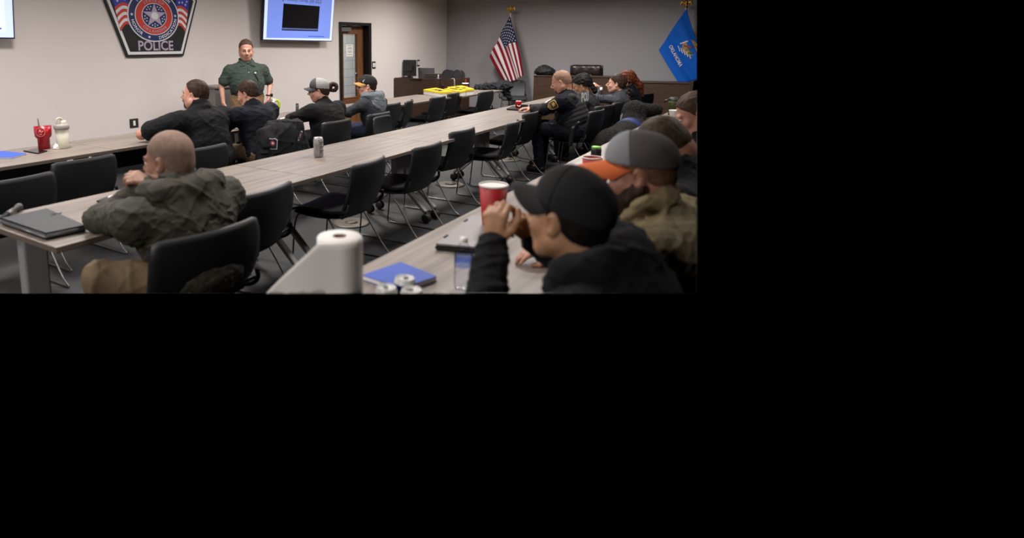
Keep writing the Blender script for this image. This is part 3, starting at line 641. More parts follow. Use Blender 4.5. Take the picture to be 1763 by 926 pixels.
# leather chair
m_lea = mat('brown_leather', (36, 25, 22), .28, bump=(25, .25, .01))
a, b = onx(983, 111, 13.1), onx(1036, 131, 13.1); cyl = (a[1] + b[1]) / 2; w_ = abs(a[1] - b[1])
t = thing('executive_chair', 'dark brown leather office chair behind the bench', 'chair', (13.1, cyl, 0)); ztop = float(a[2])
F_ = Field(); hb_ = w_ / 2
for k in range(3): F_.ell((0, (k - 1) * w_ * .31, ztop - .14), (.06, w_ * .19, .13), k=.02)
F_.cap((0.02, -hb_ + .05, ztop - .06), (.02, hb_ - .05, ztop - .06), .055, k=.03); F_.cap((.03, -hb_ + .05, ztop - .2), (.03, hb_ - .05, ztop - .2), .05, k=.03); F_.build('headrest', m_lea, .012, t)
F_ = Field(); F_.ell((.0, 0, ztop - .42), (.08, w_ * .46, .26), k=.03); F_.build('backrest', m_lea, .015, t)
F_ = Field(); F_.ell((-.22, 0, .5), (.27, w_ * .45, .075)); F_.build('seat', m_lea, .015, t)
for s in (-1, 1): MB().tube([(0, s * hb_ * .98, ztop - .02), (.05, s * hb_, ztop - .3), (.05, s * hb_, .55), (-.2, s * hb_, .7), (-.35, s * hb_, .7)], .022, smooth_it=1).build('armrest', m_black, t)
MB().tube([(-.2, 0, .45), (-.2, 0, .1)], .035).build('gas_column', m_black, t)
for k in range(5): a5 = k * 2 * math.pi / 5; MB().tube([(-.2, 0, .1), (-.2 + .3 * math.cos(a5), .3 * math.sin(a5), .06)], .022).lathe([(.001, -.02), (.03, -.02), (.03, .02), (.001, .02)], 12, Matrix.Translation((-.2 + .3 * math.cos(a5), .3 * math.sin(a5), .03)) @ Matrix.Rotation(math.pi / 2, 4, 'X')).build('base_leg', m_black, t)
# ------------------------------------------------------------------ flags
m_fr = mat('flag_red', (128, 16, 36), .75, sheen=.3); m_fw = mat('flag_white', (214, 206, 206), .75, sheen=.3); m_fn = mat('flag_navy', (22, 32, 66), .75, sheen=.3); m_fb = mat('flag_blue', (16, 92, 190), .7, sheen=.2)
def flag_pole(px, ptop, pxb, X, label, h_=0):
    a = onx(px, ptop, X); bpt = onx(pxb, 183, X - .05); t = thing('flag_pole', label, 'flag pole', (X, bpt[1], 0)); dy_ = a[1] - bpt[1]; zt = a[2]
    MB().tube([(0, 0, .05), (0, dy_, zt)], .014, 12).build('pole', m_brass, t); MB().lathe([(.001, 0), (.16, 0), (.16, .03), (.06, .06), (.025, .09), (.02, .2), (.001, .2)], 32).build('base', m_brass, t)
    e = Field(); q = np.array([0, dy_, zt]); e.ell(q + (0, 0, .075), (.022, .026, .05), k=.012).ell(q + (-.01, .0, .125), (.016, .018, .018), k=.01).cap(q + (0, 0, .0), q + (0, 0, .03), .028, .018, k=.01)
    for s in (-1, 1): e.ell(q + (0, s * .055, .085), (.010, .052, .022), rotx(s * .5), k=.012).ell(q + (0, s * .09, .06), (.010, .016, .045), rotx(s * .25), k=.01)
    e.cap(q + (-.015, 0, .125), q + (-.035, 0.02, .115), .006, k=.006); e.build('eagle_finial', m_brass, .0045, t)
    MB().lathe([(.017, -.13), (.02, -.10), (.016, -.05), (.022, -.02), (.014, 0)], 12, Matrix.Translation((0, dy_, zt))).build('white_tip', m_fw, t)
    return t
FX = 13.28
def bez(P, u, v):   # 3x3 control net through quadratic interpolation with own knots
    def l(t, k): return ((t - k) * (t - 1) / k, t * (t - 1) / (k * (k - 1)), t * (t - k) / (1 - k))
    a, b = l(u, P['ku']), l(v, P['kv']); return sum(a[i] * b[j] * np.array(P['g'][j][i], float) for i in range(3) for j in range(3))
def flag_surface(P, X, amp, fq, ph=0):
    def S(u, v, off=0):
        q = bez(P, u, v); p = onx(q[0], q[1], X); hang = min(1, .25 + 1.2 * math.hypot(u, v))
        d = amp * hang * (math.sin(fq * v * 2 * math.pi + ph + 2.0 * u) + .4 * math.sin(fq * 2.3 * v * 6.28 + 3 * u)); return (X - .05 + d - off, p[1], p[2])
    return S
flag_pole(879, 21, 875, 13.38, 'brass flag pole with eagle carrying the striped flag')
US = dict(ku=.42, kv=.54, g=[[(879, 27), (891, 73.4), (902, 130)], [(861, 64), (869.5, 84), (888, 138)], [(844.5, 97), (855, 118), (871, 145)]])
S = flag_surface(US, FX, .035, 2.0)
fm = MB(); nu, nv = 50, 52; fm.grid(lambda u, v: S(u, v), nu, nv, .004, lambda u, v: (1, 0, 0))
fo = fm.build('cloth', [m_fr, m_fw, m_fn], None)
ncell = nu * nv
for i, pl in enumerate(fo.data.polygons):
    k = i if i < ncell else (i - ncell if i < 2 * ncell else None)
    if k is None: continue
    u, v = (k // nv + .5) / nu, (k % nv + .5) / nv
    pl.material_index = 2 if (u < .42 and v < 7 / 13) else (0 if int(v * 13) % 2 == 0 else 1)
t = thing('flag', 'american flag hanging in folds on the grey wall', 'flag', (0, 0, 0)); fo.parent = t; fo.name = 'cloth'
st = MB()
for r in range(9):
    for c in range(6 if r % 2 == 0 else 5):
        u0 = (.035 + c * .07 + (0 if r % 2 == 0 else .035)); v0 = (.05 + r * .054)
        vs = [st.bm.verts.new(S(u0 + (.019 if k % 2 == 0 else .0085) * math.sin(math.pi * k / 5) * 1.0, v0 + (.024 if k % 2 == 0 else .0105) * math.cos(math.pi * k / 5), .006)) for k in range(10)]; st.bm.faces.new(vs)
st.build('stars', m_fw, t)
flag_pole(1181.5, 12, 1178, 13.38, 'brass flag pole with eagle carrying the blue flag')
OK = dict(ku=.5, kv=.5, g=[[(1183, 14), (1196, 60), (1222, 128)], [(1158, 51), (1172, 84), (1199, 138)], [(1135, 86), (1150, 112), (1169.5, 142)]])
S2 = flag_surface(OK, FX, .03, 1.3, 1)
t = thing('flag', 'blue state flag hanging at the right edge of the photo', 'flag', (0, 0, 0))
MB().grid(lambda u, v: S2(u, v), 36, 36, .004, lambda u, v: (1, 0, 0)).build('cloth', m_fb, t)
def onflag(px, py, off):
    # flag coordinates of a photo position
    best = None; u = v = .5
    for it in range(25):
        q = bez(OK, u, v); e = np.array([px, py]) - q; J = np.stack([(bez(OK, u + 1e-3, v) - q) / 1e-3, (bez(OK, u, v + 1e-3) - q) / 1e-3], 1); d = np.linalg.lstsq(J, e, rcond=None)[0]; u += d[0] * .7; v += d[1] * .7
    return S2(min(max(u, 0), 1), min(max(v, 0), 1), off)
g = MB(); g.bm.faces.new([g.bm.verts.new(onflag(1189 + 13.5 * math.cos(a), 82 + 13.5 * math.sin(a), .006)) for a in np.linspace(0, 2 * math.pi, 28, endpoint=False)]); g.build('shield', mat('shield_tan', (166, 134, 84), .7), t)
g = MB()
for k in range(5):
    x, y = 1168 + k * 4.6, 83 + k * 3.1
    g.bm.faces.new([g.bm.verts.new(onflag(x + dx_, y + dy_, .008)) for dx_, dy_ in ((0, -4), (1.6, -4), (4.4, 5), (3.0, 6))])
for x, y in ((1172, 74), (1176, 72.5), (1180, 71)): g.bm.faces.new([g.bm.verts.new(onflag(x + dx_, y + dy_, .008)) for dx_, dy_ in ((0, 0), (5, -1), (6, .6), (0, 2))])
g.build('feathers', m_fw, t)
g = MB()
for (x0, y0, x1, y1, ww) in ((1181, 88, 1200, 72, 3.2), (1184, 92, 1196, 90, 2.6), (1186, 78, 1200, 82, 2.4)):
    n_ = np.array([-(y1 - y0), x1 - x0]); n_ = n_ / np.linalg.norm(n_) * ww; g.bm.faces.new([g.bm.verts.new(onflag(*q, .009)) for q in ((x0, y0), ((x0 + x1) / 2 + n_[0], (y0 + y1) / 2 + n_[1]), (x1, y1), ((x0 + x1) / 2 - n_[0], (y0 + y1) / 2 - n_[1]))])
g.build('olive_branch', mat('branch_green', (52, 96, 56), .7), t)
g = MB(); g.bm.faces.new([g.bm.verts.new(onflag(*q, .011)) for q in ((1178, 77), (1192, 81), (1200, 80), (1200, 82), (1190, 83.4), (1177, 79))]); g.build('peace_pipe', mat('pipe_red', (150, 50, 36), .7), t)
g = MB(); tw3 = text_w('OKLAHOMA', .02); d0 = np.array([1151.5, 79.5]); d1 = np.array([1170.5, 115.5]); dd = (d1 - d0) / tw3; nn = np.array([dd[1], -dd[0]]) * 1.0
put_text(g, 'OKLAHOMA', lambda x, y: Vector(onflag(*(d0 + dd * x + nn * y * 1.25), .008)), .02); g.build('lettering', m_fw, t)
# ------------------------------------------------------------------ small things on the tables
TT = .741
def on_t(px, py, z=TT): return onz(px, py, z)
def pxm(p): return 1 / (float(np.dot(np.array(p) - CAM, fw)) / F)
def slab(name, label, cat, corners, h, m, z=TT, bev=.004):
    """flat thing given by four photo positions of its lower corners"""
    P = [on_t(x, y, z) for x, y in corners]; c = sum(P) / 4; b = MB(); b.prism([(p[0] - c[0], p[1] - c[1]) for p in P], 0, h, 2)
    if bev: bmesh.ops.bevel(b.bm, geom=list(b.bm.edges), offset=bev, segments=2, affect='EDGES')
    return tag(b.build(name, m, None, (c[0], c[1], z)), label, cat), P, c
m_blue = mat('blue_folder', (52, 84, 178), .55); m_blue2 = mat('blue_folder_edge', (36, 60, 140), .5)
def folder(label, corners, h=.012):
    P = [on_t(x, y) for x, y in corners]; c = sum(P) / 4; t = thing('folder', label, 'folder', (c[0], c[1], TT)); pl = [(p[0] - c[0], p[1] - c[1]) for p in P]
    MB().prism([(x * .985, y * .985) for x, y in pl], .0025, h - .0025, 2).build('pages', m_white, t); MB().prism(pl, 0, .0025, 2).prism(pl, h - .0025, h, 2).build('cover', m_blue, t); return t
folder('blue folder at the left edge of the wall table', [(-30, 274), (22, 273), (46, 266), (2, 262)])
folder('blue folder under the soda cans beside the paper towel roll', [(623, 482), (690, 459), (752, 484), (692, 505)], .02)
def phone(label, corners, extra=None):
    o, P, c = slab('phone', label, 'phone', corners, .01, m_black, bev=.002); MB().prism([((p[0] - c[0]) * .93, (p[1] - c[1]) * .93) for p in P], .0102, .0108, 2).build('screen', mat('phone_glass', (12, 12, 14), .08), o); return o
phone('black phone lying left of the red tumbler', [(40, 261), (66, 265.5), (82, 261), (60, 257.5)])
o = phone('phone lying beside the green jacket sleeve', [(166, 348), (190, 352.5), (204, 346), (184, 341.5)])
p = on_t(194, 343, TT + .012); b = MB(); F_ = Field(); F_.ell((0, 0, .012), (.03, .02, .014)); F_.cut((0, 0, 0), (0, 0, -1)); oo = F_.build('napkin', m_white, .004); oo.location = (p[0], p[1], TT + .011); tag(oo, 'small crumpled white napkin by the green jacket sleeve', 'napkin')
# tumblers and cups
m_red = mat('red_enamel', (158, 12, 26), .32); m_redc = mat('red_paper_cup', (156, 8, 16), .5); m_lidw = mat('white_plastic', (222, 216, 210), .5)
def cup_at(px, pyb, wpx, hpx, D=None, z=TT):
    p = on_t(px, pyb, z); k = pxm(p); return p, wpx / k / 2, hpx / k
p, r, h = cup_at(76.5, 256, 28, 40)
t = thing('tumbler', 'red tumbler with straw on the wall table', 'tumbler', (p[0], p[1], TT)); MB().lathe([(.001, 0), (r * .68, 0), (r * .70, h * .45), (r * .95, h * .56), (r, h * .97), (r * .94, h * .97), (r * .9, h * .6), (.001, h * .6)], 36).build('body', m_red, t)
MB().lathe([(r * .9, h * .955), (r * .97, h * .965), (r * .97, h * .995), (r * .8, h * 1.0), (.001, h * 1.0)], 36, cap=False).build('lid', m_plast, t)
MB().tube([(-.02, 0, h * .3), (-.035, .0, h * 1.32)], .0055).build('straw', mat('straw_grey', (70, 60, 60), .4), t)
fdir = -fh
b = MB()
def on_cup(u, v, rr=None):   # wraps around the side facing the room
    a0 = math.atan2(-.72, -.69); a = a0 + u / r; return Vector(((rr or r * .985) * math.cos(a), (rr or r * .985) * math.sin(a), v))
for q in range(20):
    a = 2 * math.pi * q / 20; b.tube([on_cup(.038 * math.cos(a), h * .76 + .038 * math.sin(a), r + .001), on_cup(.038 * math.cos(a + .32), h * .76 + .038 * math.sin(a + .32), r + .001)], .0022, 4)
b.tube([on_cup(-.02, h * .76 - .01, r), on_cup(-.005, h * .76 + .012, r), on_cup(.01, h * .76 - .004, r), on_cup(.022, h * .76 + .01, r)], .004, 5).tube([on_cup(-.012, h * .76 - .02, r), on_cup(.012, h * .76 - .018, r)], .003, 5)
b.build('round_logo', mat('logo_pink', (206, 130, 130), .5), t)
p, r, h = cup_at(109, 255, 23, 42)
t = thing('shaker_bottle', 'cream shaker bottle with grey lid right of the red tumbler', 'bottle', (p[0], p[1], TT)); MB().lathe([(.001, 0), (r * .8, 0), (r * .82, .01), (r * .97, h * .82), (.001, h * .82)], 36).build('body', mat('cream_plastic', (186, 180, 162), .5), t)
MB().lathe([(r * 1.06, h * .80), (r * 1.1, h * .83), (r * 1.08, h * .94), (r * .95, h), (r * .5, h * 1.01), (.001, h * 1.01)], 36, cap=False).build('lid', mat('lid_greige', (146, 140, 134), .5), t)
MB().lathe([(r * .42, 0), (r * .42, .03), (.001, .03)], 16, Matrix.Translation((r * .3, 0, h)), cap=False).tube([(-r * .7, 0, h), (-r * .7, 0, h + .045), (-r * .1, 0, h + .055), (r * .2, 0, h + .03)], .009, smooth_it=1).build('spout_loop', mat('cream_plastic', (0, 0, 0)), t)
p = on_t(101, 256); F_ = Field(); F_.ell((0, 0, .018), (.025, .02, .016)).ell((.02, 0, .026), (.016, .015, .012)).ell((-.02, .01, .012), (.014, .014, .01)); F_.cut((0, 0, 0), (0, 0, -1)); oo = F_.build('tissue', m_white, .004, noise=wrinkle(.008, .3, 5)); oo.location = (p[0], p[1], TT); tag(oo, 'crumpled white tissue in front of the shaker bottle', 'tissue')
p, r, h = cup_at(468, 192, 14.5, 20)
t = thing('handled_cup', 'white patterned cup with lime green handle and lid on wall table', 'cup', (p[0], p[1], TT), math.radians(-35)); MB().lathe([(.001, 0), (r * .7, 0), (r * .72, h * .3), (r, h * .5), (r, h), (.001, h)], 30).build('body', m_lidw, t)
ml = mat('lime_plastic', (176, 190, 28), .5); MB().tube([(r * .95, 0, h * .92), (r * 1.75, 0, h * .95), (r * 1.8, 0, h * .2), (r * 1.0, 0, h * .25)], .018, smooth_it=1).build('handle', ml, t); MB().lathe([(r * 1.02, h * .97), (r * 1.02, h * 1.08), (r * .6, h * 1.1), (.001, h * 1.1)], 30, cap=False).build('lid', m_lidw, t); MB().tube([(-r * .3, 0, h), (-r * .35, 0, h * 1.5)], .012).build('straw', ml, t)
b = MB()
for k, (a, z) in enumerate(((-2.6, .7), (-2.2, .85), (-1.9, .6), (-1.4, .75), (-1.0, .6), (-.7, .85), (-2.9, .55))): b.lathe([(.001, 0), (.013, 0), (.001, .004)], 8, Matrix.Translation((r * math.cos(a), r * math.sin(a), h * z)) @ Matrix.Rotation(a, 4, 'Z') @ Matrix.Rotation(math.pi / 2, 4, 'Y'))
b.build('red_fruit_print', m_red, t)
p, r, h = cup_at(512, 191, 5.5, 13)
t = thing('steel_bottle', 'small steel bottle standing by the woman\'s elbow', 'bottle', (p[0], p[1], TT)); MB().lathe([(.001, 0), (r, 0), (r, h * .75), (r * .9, h * .8), (.001, h * .8)], 20).build('body', m_chrome, t); MB().lathe([(r * .9, h * .8), (r * .9, h), (.001, h)], 20, cap=False).build('cap', m_black, t)
for cs, lb in (([(385, 222), (404, 220), (399, 214), (384, 216)], 'white paper by the navy shirt man\'s hand'), ([(484, 209), (497, 206), (492, 202), (482, 204)], 'white paper between the navy shirt man and the woman')): slab('paper_sheet', lb, 'paper', cs, .003, m_white, bev=0)
def soda_can(px, pyb, wpx, hpx, label, m, z=TT, rz=0, p=None):
    q, r, h = cup_at(px, pyb, wpx, hpx, z=z)
    if p is not None: q = np.array(p)
    t = thing('soda_can', label, 'can', (q[0], q[1], z), rz); MB().lathe([(.001, .004), (r * .72, .0), (r * .8, .004), (r, h * .07), (r, h * .88), (r * .9, h * .95), (r * .84, h * .965)], 32).build('body', m, t)
    MB().lathe([(r * .84, h * .965), (r * .87, h * 1.0), (r * .83, h * 1.0), (r * .78, h * .968), (.001, h * .968)], 32, cap=False).build('lid', m_canlid, t); MB().lathe([(.001, 0), (r * .2, 0), (r * .2, .003), (.001, .003)], 12, Matrix.Translation((r * .2, 0, h * .969)), sx=1.6).build('pull_tab', m_chrome, t); return t, r, h
m_can = mat('silver_can_print', (176, 172, 172), .35, .3, var=(40, (134, 130, 130)))
t, r, h = soda_can(548.5, 270, 17, 34, 'silver soda can standing alone on the middle table', m_can)
b = MB()
for k in range(9): z = h * (.2 + k * .07); b.box((-.001, -.006, z), (.001, .006 + .012 * (k % 3), z + .005), 0, Matrix.Rotation(math.atan2(-.72, -.69) + .25, 4, 'Z') @ Matrix.Translation((r, 0, 0)))
b.build('fine_print', mat('can_print', (70, 70, 74), .5), t)
m_bcan = mat('blue_can', (20, 44, 150), .25, .6)
cans = [((697, 478), 'blue soda can before the blue folder, rear one of the cluster'), ((665, 494), 'blue soda can at the left of the cluster'), ((709, 498), 'blue soda can at the right front of the cluster'), ((759, 508), 'soda can at the bottom edge right of the blue folder')]
for i, ((x, y), lb) in enumerate(cans):
    zc = TT; q = onz(x, y, zc + .125); soda_can(x, y, 36, 46, lb, m_bcan, z=zc, p=(q[0], q[1], zc)) if False else None
    t = thing('soda_can', lb, 'can', (q[0], q[1], zc), i * .8); r, h = .035, .125
    MB().lathe([(.001, .004), (r * .72, .0), (r * .8, .004), (r, h * .07), (r, h * .88), (r * .9, h * .95), (r * .84, h * .965)], 32).build('body', m_bcan, t); MB().lathe([(r * 1.005, h * .885), (r * .91, h * .955), (r * .85, h * .968), (r * .88, h * 1.0), (r * .83, h * 1.0), (r * .78, h * .968), (.001, h * .968)], 32, cap=False).build('lid', m_canlid, t); MB().lathe([(.001, 0), (r * .2, 0), (r * .2, .003), (.001, .003)], 12, Matrix.Translation((r * .2, 0, h * .969)), sx=1.6).build('pull_tab', m_chrome, t)
m_rcan = mat('red_can', (170, 14, 24), .3, .4)
t, r, h = soda_can(892.5, 188, 11, 14.5, 'red soda can in front of the officer\'s hand', m_rcan)
b = MB(); b.tube([(r * math.cos(a), r * math.sin(a), h * (.5 + .12 * math.sin(3 * a))) for a in np.linspace(-3.2, -.4, 14)], .005, 5); b.build('white_swirl', m_white, t)
# officer's dark tray / tablet
o, P, c = slab('tablet', 'black tablet case in front of the officer\'s hand', 'tablet', [(872, 189.5), (900, 191.5), (904, 187), (882, 184.5)], .02, m_black); MB().box((-.02, -.16, .0), (0, -.06, .07), .003).build('case_flap', m_black, o)
p = on_t(955, 180); F_ = Field()
for k in range(7): rs = random.Random(k); F_.ell((rs.uniform(-.09, .09), rs.uniform(-.1, .1), .02), (rs.uniform(.03, .05), .035, .022), k=.01)
F_.cut((0, 0, 0), (0, 0, -1)); oo = F_.build('food_wrapper', m_lidw, .006, noise=wrinkle(.016, .35, 9)); oo.location = (p[0], p[1], TT); tag(oo, 'crumpled white food wrapper on the table beyond the officer\'s hands', 'wrapper')
# binder and keys at the near end of the middle row
m_bind = mat('black_binder', (34, 33, 35), .55, bump=(60, .35, .004))
P = [on_t(*q) for q in ((-2, 387), (78, 415), (153, 399), (84, 368))]; c = sum(P) / 4
t = thing('padfolio', 'thick black zip binder at the end of the middle table', 'binder', (c[0], c[1], TT)); b = MB(); b.prism([(q[0] - c[0], q[1] - c[1]) for q in P], 0, .035, 2); bmesh.ops.bevel(b.bm, geom=[e for e in b.bm.edges], offset=.012, segments=3, affect='EDGES'); b.build('cover', m_bind, t)
b = MB(); pl = [((q[0] - c[0]) * 1.004, (q[1] - c[1]) * 1.004) for q in P]; b.tube([(x * .995, y * .995, .018) for x, y in pl], .0035, 6, closed=True); b.build('zipper', m_chrome, t)
b = MB()
for k in range(5): b.tube([(.06 + k * .012, .05 + .03 * (k % 2), .036), (.085 + k * .012, .06 + .02 * (k % 3), .036)], .0022, 5)
b.build('embossed_mark', mat('emboss_grey', (70, 70, 74), .4), t)
p = on_t(20, 371); t = thing('flashlight', 'black flashlight with steel bands behind the binder', 'flashlight', (p[0], p[1], TT), .75); q = Matrix.Rotation(math.pi / 2, 4, 'Y')
MB().lathe([(.001, -.16), (.012, -.16), (.013, .05), (.02, .08), (.02, .11), (.001, .11)], 18, Matrix.Translation((0, 0, .02)) @ q).build('body', m_black, t); MB().lathe([(.0155, -.05), (.0155, .03)], 18, Matrix.Translation((0, 0, .02)) @ q).lathe([(.0215, .085), (.0215, .1)], 18, Matrix.Translation((0, 0, .02)) @ q).build('steel_band', m_chrome, t)
# paper towel roll
p = onz(584.5, 406, TT + .275); r = 39.0 / pxm((p[0], p[1], 1.0)); h = .275
m_tow = mat('paper_towel', (244, 238, 232), .9, bump=(220, .35, .003))
t = thing('paper_towel_roll', 'big roll of white paper towel standing on the nearest table', 'paper towel', (p[0], p[1], TT)); MB().lathe([(.022, 0), (r, 0), (r, h - .004), (r - .004, h), (.022, h)], 56, cap=False).build('roll', m_tow, t); MB().lathe([(.022, 0), (.022, h - .002), (.019, h - .002), (.019, 0)], 30, cap=False).build('cardboard_core', mat('cardboard', (120, 84, 66), .8), t)
lf_ = np.array([-math.sin(YA), math.cos(YA)]); 
def sheet(u, v):     # outer layer: follows the roll round its front, leaves tangentially to the left and falls away
    tl = Vector((lf_[0], lf_[1], 0)); toc = Vector((-fh[0], -fh[1], 0)); rr = r + .002
    if u < .4:
        a = -1.45 + 1.45 * u / .4; pos = toc * (rr * math.cos(a)) + tl * (rr * math.sin(a)); top = h - .004
    else:
        w_ = (u - .4) / .6; X = w_ * (r + .24); pos = toc * (rr + .03 * w_ * w_ + .010 * math.sin(w_ * 7) * w_) + tl * X; top = h - .004 - 1.02 * max(0, X - r * .93) + .02 * math.sin(w_ * 3.1) * w_
    return (pos.x, pos.y, max(top * (1 - v) + .001 * v, .001 - .0005 * v))
MB().grid(sheet, 44, 14, .0015, lambda u, v: (-fh[0], -fh[1], .0)).build('loose_sheet', m_tow, t)
# laptop of the man in the black hoodie
P = [on_t(*q) for q in ((748, 431), (826, 447), (884, 402), (812, 388))]; c = sum(P) / 4
P2 = [on_t(*q, TT) for q in ((748, 431), (830, 438), (876, 392), (812, 379))]; c = sum(P2) / 4
t = thing('laptop', 'closed grey laptop behind the water bottle', 'laptop', (c[0], c[1], TT)); b = MB(); pl = [(q[0] - c[0], q[1] - c[1]) for q in P2]; b.prism(pl, 0, .022, 2); bmesh.ops.bevel(b.bm, geom=list(b.bm.edges), offset=.006, segments=2, affect='EDGES'); b.build('base_shell', m_black, t)
b = MB(); b.prism([(x * .99, y * .99) for x, y in pl], .022, .03, 2); bmesh.ops.bevel(b.bm, geom=list(b.bm.edges), offset=.003, segments=2, affect='EDGES'); b.build('lid', mat('laptop_lid', (138, 134, 134), .4, .3), t)
b = MB(); A_, B_, D_ = Vector((*pl[0], .0302)), Vector((*pl[3], .0302)), Vector((*pl[1], .0302))
for f_ in (.18, .72): q = A_.lerp(B_, f_) + (D_ - A_) * .02; b.prism([((q + (B_ - A_) * a2 + (D_ - A_) * b2).x, (q + (B_ - A_) * a2 + (D_ - A_) * b2).y) for a2, b2 in ((0, 0), (.08, 0), (.08, .05), (0, .05))], .030, .033, 2)
b.build('rubber_foot', m_rub, t)
# water bottle
p = on_t(797, 497); k = pxm((p[0], p[1], .85)); r = 15.5 / k; h = 92 / k
t = thing('water_bottle', 'clear plastic water bottle with blue label on the nearest table', 'bottle', (p[0], p[1], TT))
MB().lathe([(.001, .006), (r * .5, .0), (r * .9, .006), (r, .02), (r * .96, h * .15), (r, h * .2), (r * .93, h * .26), (r, h * .32), (r * .94, h * .38), (r, h * .44), (r * .97, h * .66), (r * .9, h * .74), (r * .45, h * .88), (r * .38, h * .9), (r * .38, h * .94)], 36, cap=False).build('bottle_wall', m_plast, t)
MB().lathe([(r * 1.01, h * .46), (r * 1.01, h * .68)], 36, cap=False).build('label_band', clear_mat('blue_film', (180, 198, 248), .12), t); MB().lathe([(r * .44, h * .92), (r * .44, h), (.001, h)], 20, cap=False).build('cap', m_lidw, t)
# red cups
def red_cup(px, pyt, wpx, z1, label, name='red_cup', m=m_redc, full=False):
    p = onz(px, pyt, z1); k = pxm(p); r = wpx / k / 2; h = z1 - TT; t = thing(name, label, 'cup', (p[0], p[1], TT))
    MB().lathe([(.001, 0), (r * .66, 0), (r * .68, .004), (r * .97, h * .97), (r * .93, h * .97), (r * .66, .012), (.001, .012)], 40).build('body', m, t); MB().lathe([(r * .97, h * .955), (r, h * .965), (r, h * .99), (r * .96, h), (r * .92, h * .985)], 40, cap=False).build('rim', m_lidw, t)
    return t, r, h
t, r, h = red_cup(850, 316.5, 50, .965, 'big red cup with white lid behind the clasped hands')
MB().lathe([(r * .955, h * .97), (.001, h * .965)], 40, cap=False).build('lid', m_lidw, t)
b = MB(); a0 = math.atan2(-.72, -.69) + .35
for q in range(16): a = 2 * math.pi * q / 16; f3 = lambda a: Vector((r * .93 * math.cos(a0 + .2 * math.cos(a)), r * .93 * math.sin(a0 + .2 * math.cos(a)), h * .62 + .018 * math.sin(a))); b.tube([f3(a), f3(a + .4)], .0022, 4)
b.build('oval_logo', mat('logo_pink', (0, 0, 0)), t)
t, r, h = red_cup(1020, 270, 34, .91, 'red cup with white rim under the orange cap brim')
MB().lathe([(r * .86, h * .8), (.001, h * .8)], 30, cap=False).build('drink', mat('brown_drink', (120, 70, 58), .3), t)
p = onz(1027, 252, TT + .17); k = pxm(p); r = 8.5 / k; t = thing('energy_drink_can', 'black can with green top behind the red cup', 'can', (p[0], p[1], TT)); MB().lathe([(.001, 0), (r * .85, 0), (r, .012), (r, .145), (r * .88, .162)], 28).build('body', m_black, t); MB().lathe([(r * .88, .158), (r * .94, .165), (r * .86, .17), (.001, .165)], 28, cap=False).build('lid', mat('green_lid', (120, 190, 40), .4), t)
p, r, h = cup_at(1159, 198, 17, 31); t = thing('sports_bottle', 'olive green sports bottle with loop cap on the right row', 'bottle', (p[0], p[1], TT)); mg = mat('olive_green_plastic', (58, 66, 26), .4)
MB().lathe([(.001, 0), (r, 0), (r, h * .72), (r * .92, h * .8), (.001, h * .8)], 30).build('body', mg, t); MB().lathe([(r * .96, h * .78), (r * .96, h * .95), (r * .5, h), (.001, h)], 30, cap=False).build('cap', mat('dark_green_cap', (34, 42, 24), .5), t); MB().tube([(-.02, 0, h * .9), (-.06, .07, h * .86), (-.07, .1, h * .75), (-.05, .08, h * .72)], .008, smooth_it=1).build('carry_loop', m_black, t); MB().box((-.004, -.004, h * .1), (.004, .004, h * .6), 0, Matrix.Rotation(-2.0, 4, 'Z') @ Matrix.Translation((r, 0, 0))).build('white_stripe', m_white, t)
p, r, h = cup_at(1161, 203, 19, 13.5); t = thing('foam_cup', 'white foam cup in front of the green sports bottle', 'cup', (p[0], p[1], TT)); MB().lathe([(.001, 0), (r * .7, 0), (r * .98, h * .96), (r, h * .98), (r, h), (r * .93, h), (r * .66, .01), (.001, .01)], 32).build('body', m_lidw, t)
p, r, h = cup_at(1183, 183, 14, 17); t = thing('red_cup', 'red cup with straw at the far end of the right row', 'cup', (p[0], p[1], TT)); MB().lathe([(.001, 0), (r * .7, 0), (r, h), (.001, h)], 30).build('body', m_redc, t); MB().lathe([(r * 1.04, h * .97), (r * 1.04, h * 1.05), (.001, h * 1.07)], 30, cap=False).build('lid', m_lidw, t); MB().tube([(0, 0, h), (.0, -.015, h * 1.5)], .008).build('straw', m_rcan, t)
MB().lathe([(.001, 0), (r * .35, 0), (r * .35, .004), (.001, .004)], 14, Matrix.Rotation(-2.35, 4, 'Z') @ Matrix.Translation((r * .88, 0, h * .65)) @ Matrix.Rotation(math.pi / 2, 4, 'Y')).build('round_logo', m_white, t)
o, P, c = slab('notebook', 'blue and white notebook under the hand at the right edge', 'notebook', [(1160, 206), (1185, 210), (1196, 204), (1170, 200)], .02, m_white); MB().prism([(p_[0] - c[0], p_[1] - c[1]) for p_ in P], .0205, .024, 2).build('cover', mat('navy_cover', (26, 30, 80), .5), o)
p = on_t(1192, 236); F_ = Field(); F_.ell((0, 0, .01), (.05, .04, .02)); F_.cut((0, 0, 0), (0, 0, -1)); oo = F_.build('napkin', m_lidw, .005, noise=wrinkle(.01, .3, 2)); oo.location = (p[0], p[1], TT); tag(oo, 'white napkin on the right row by the collar of the man at the edge', 'napkin')
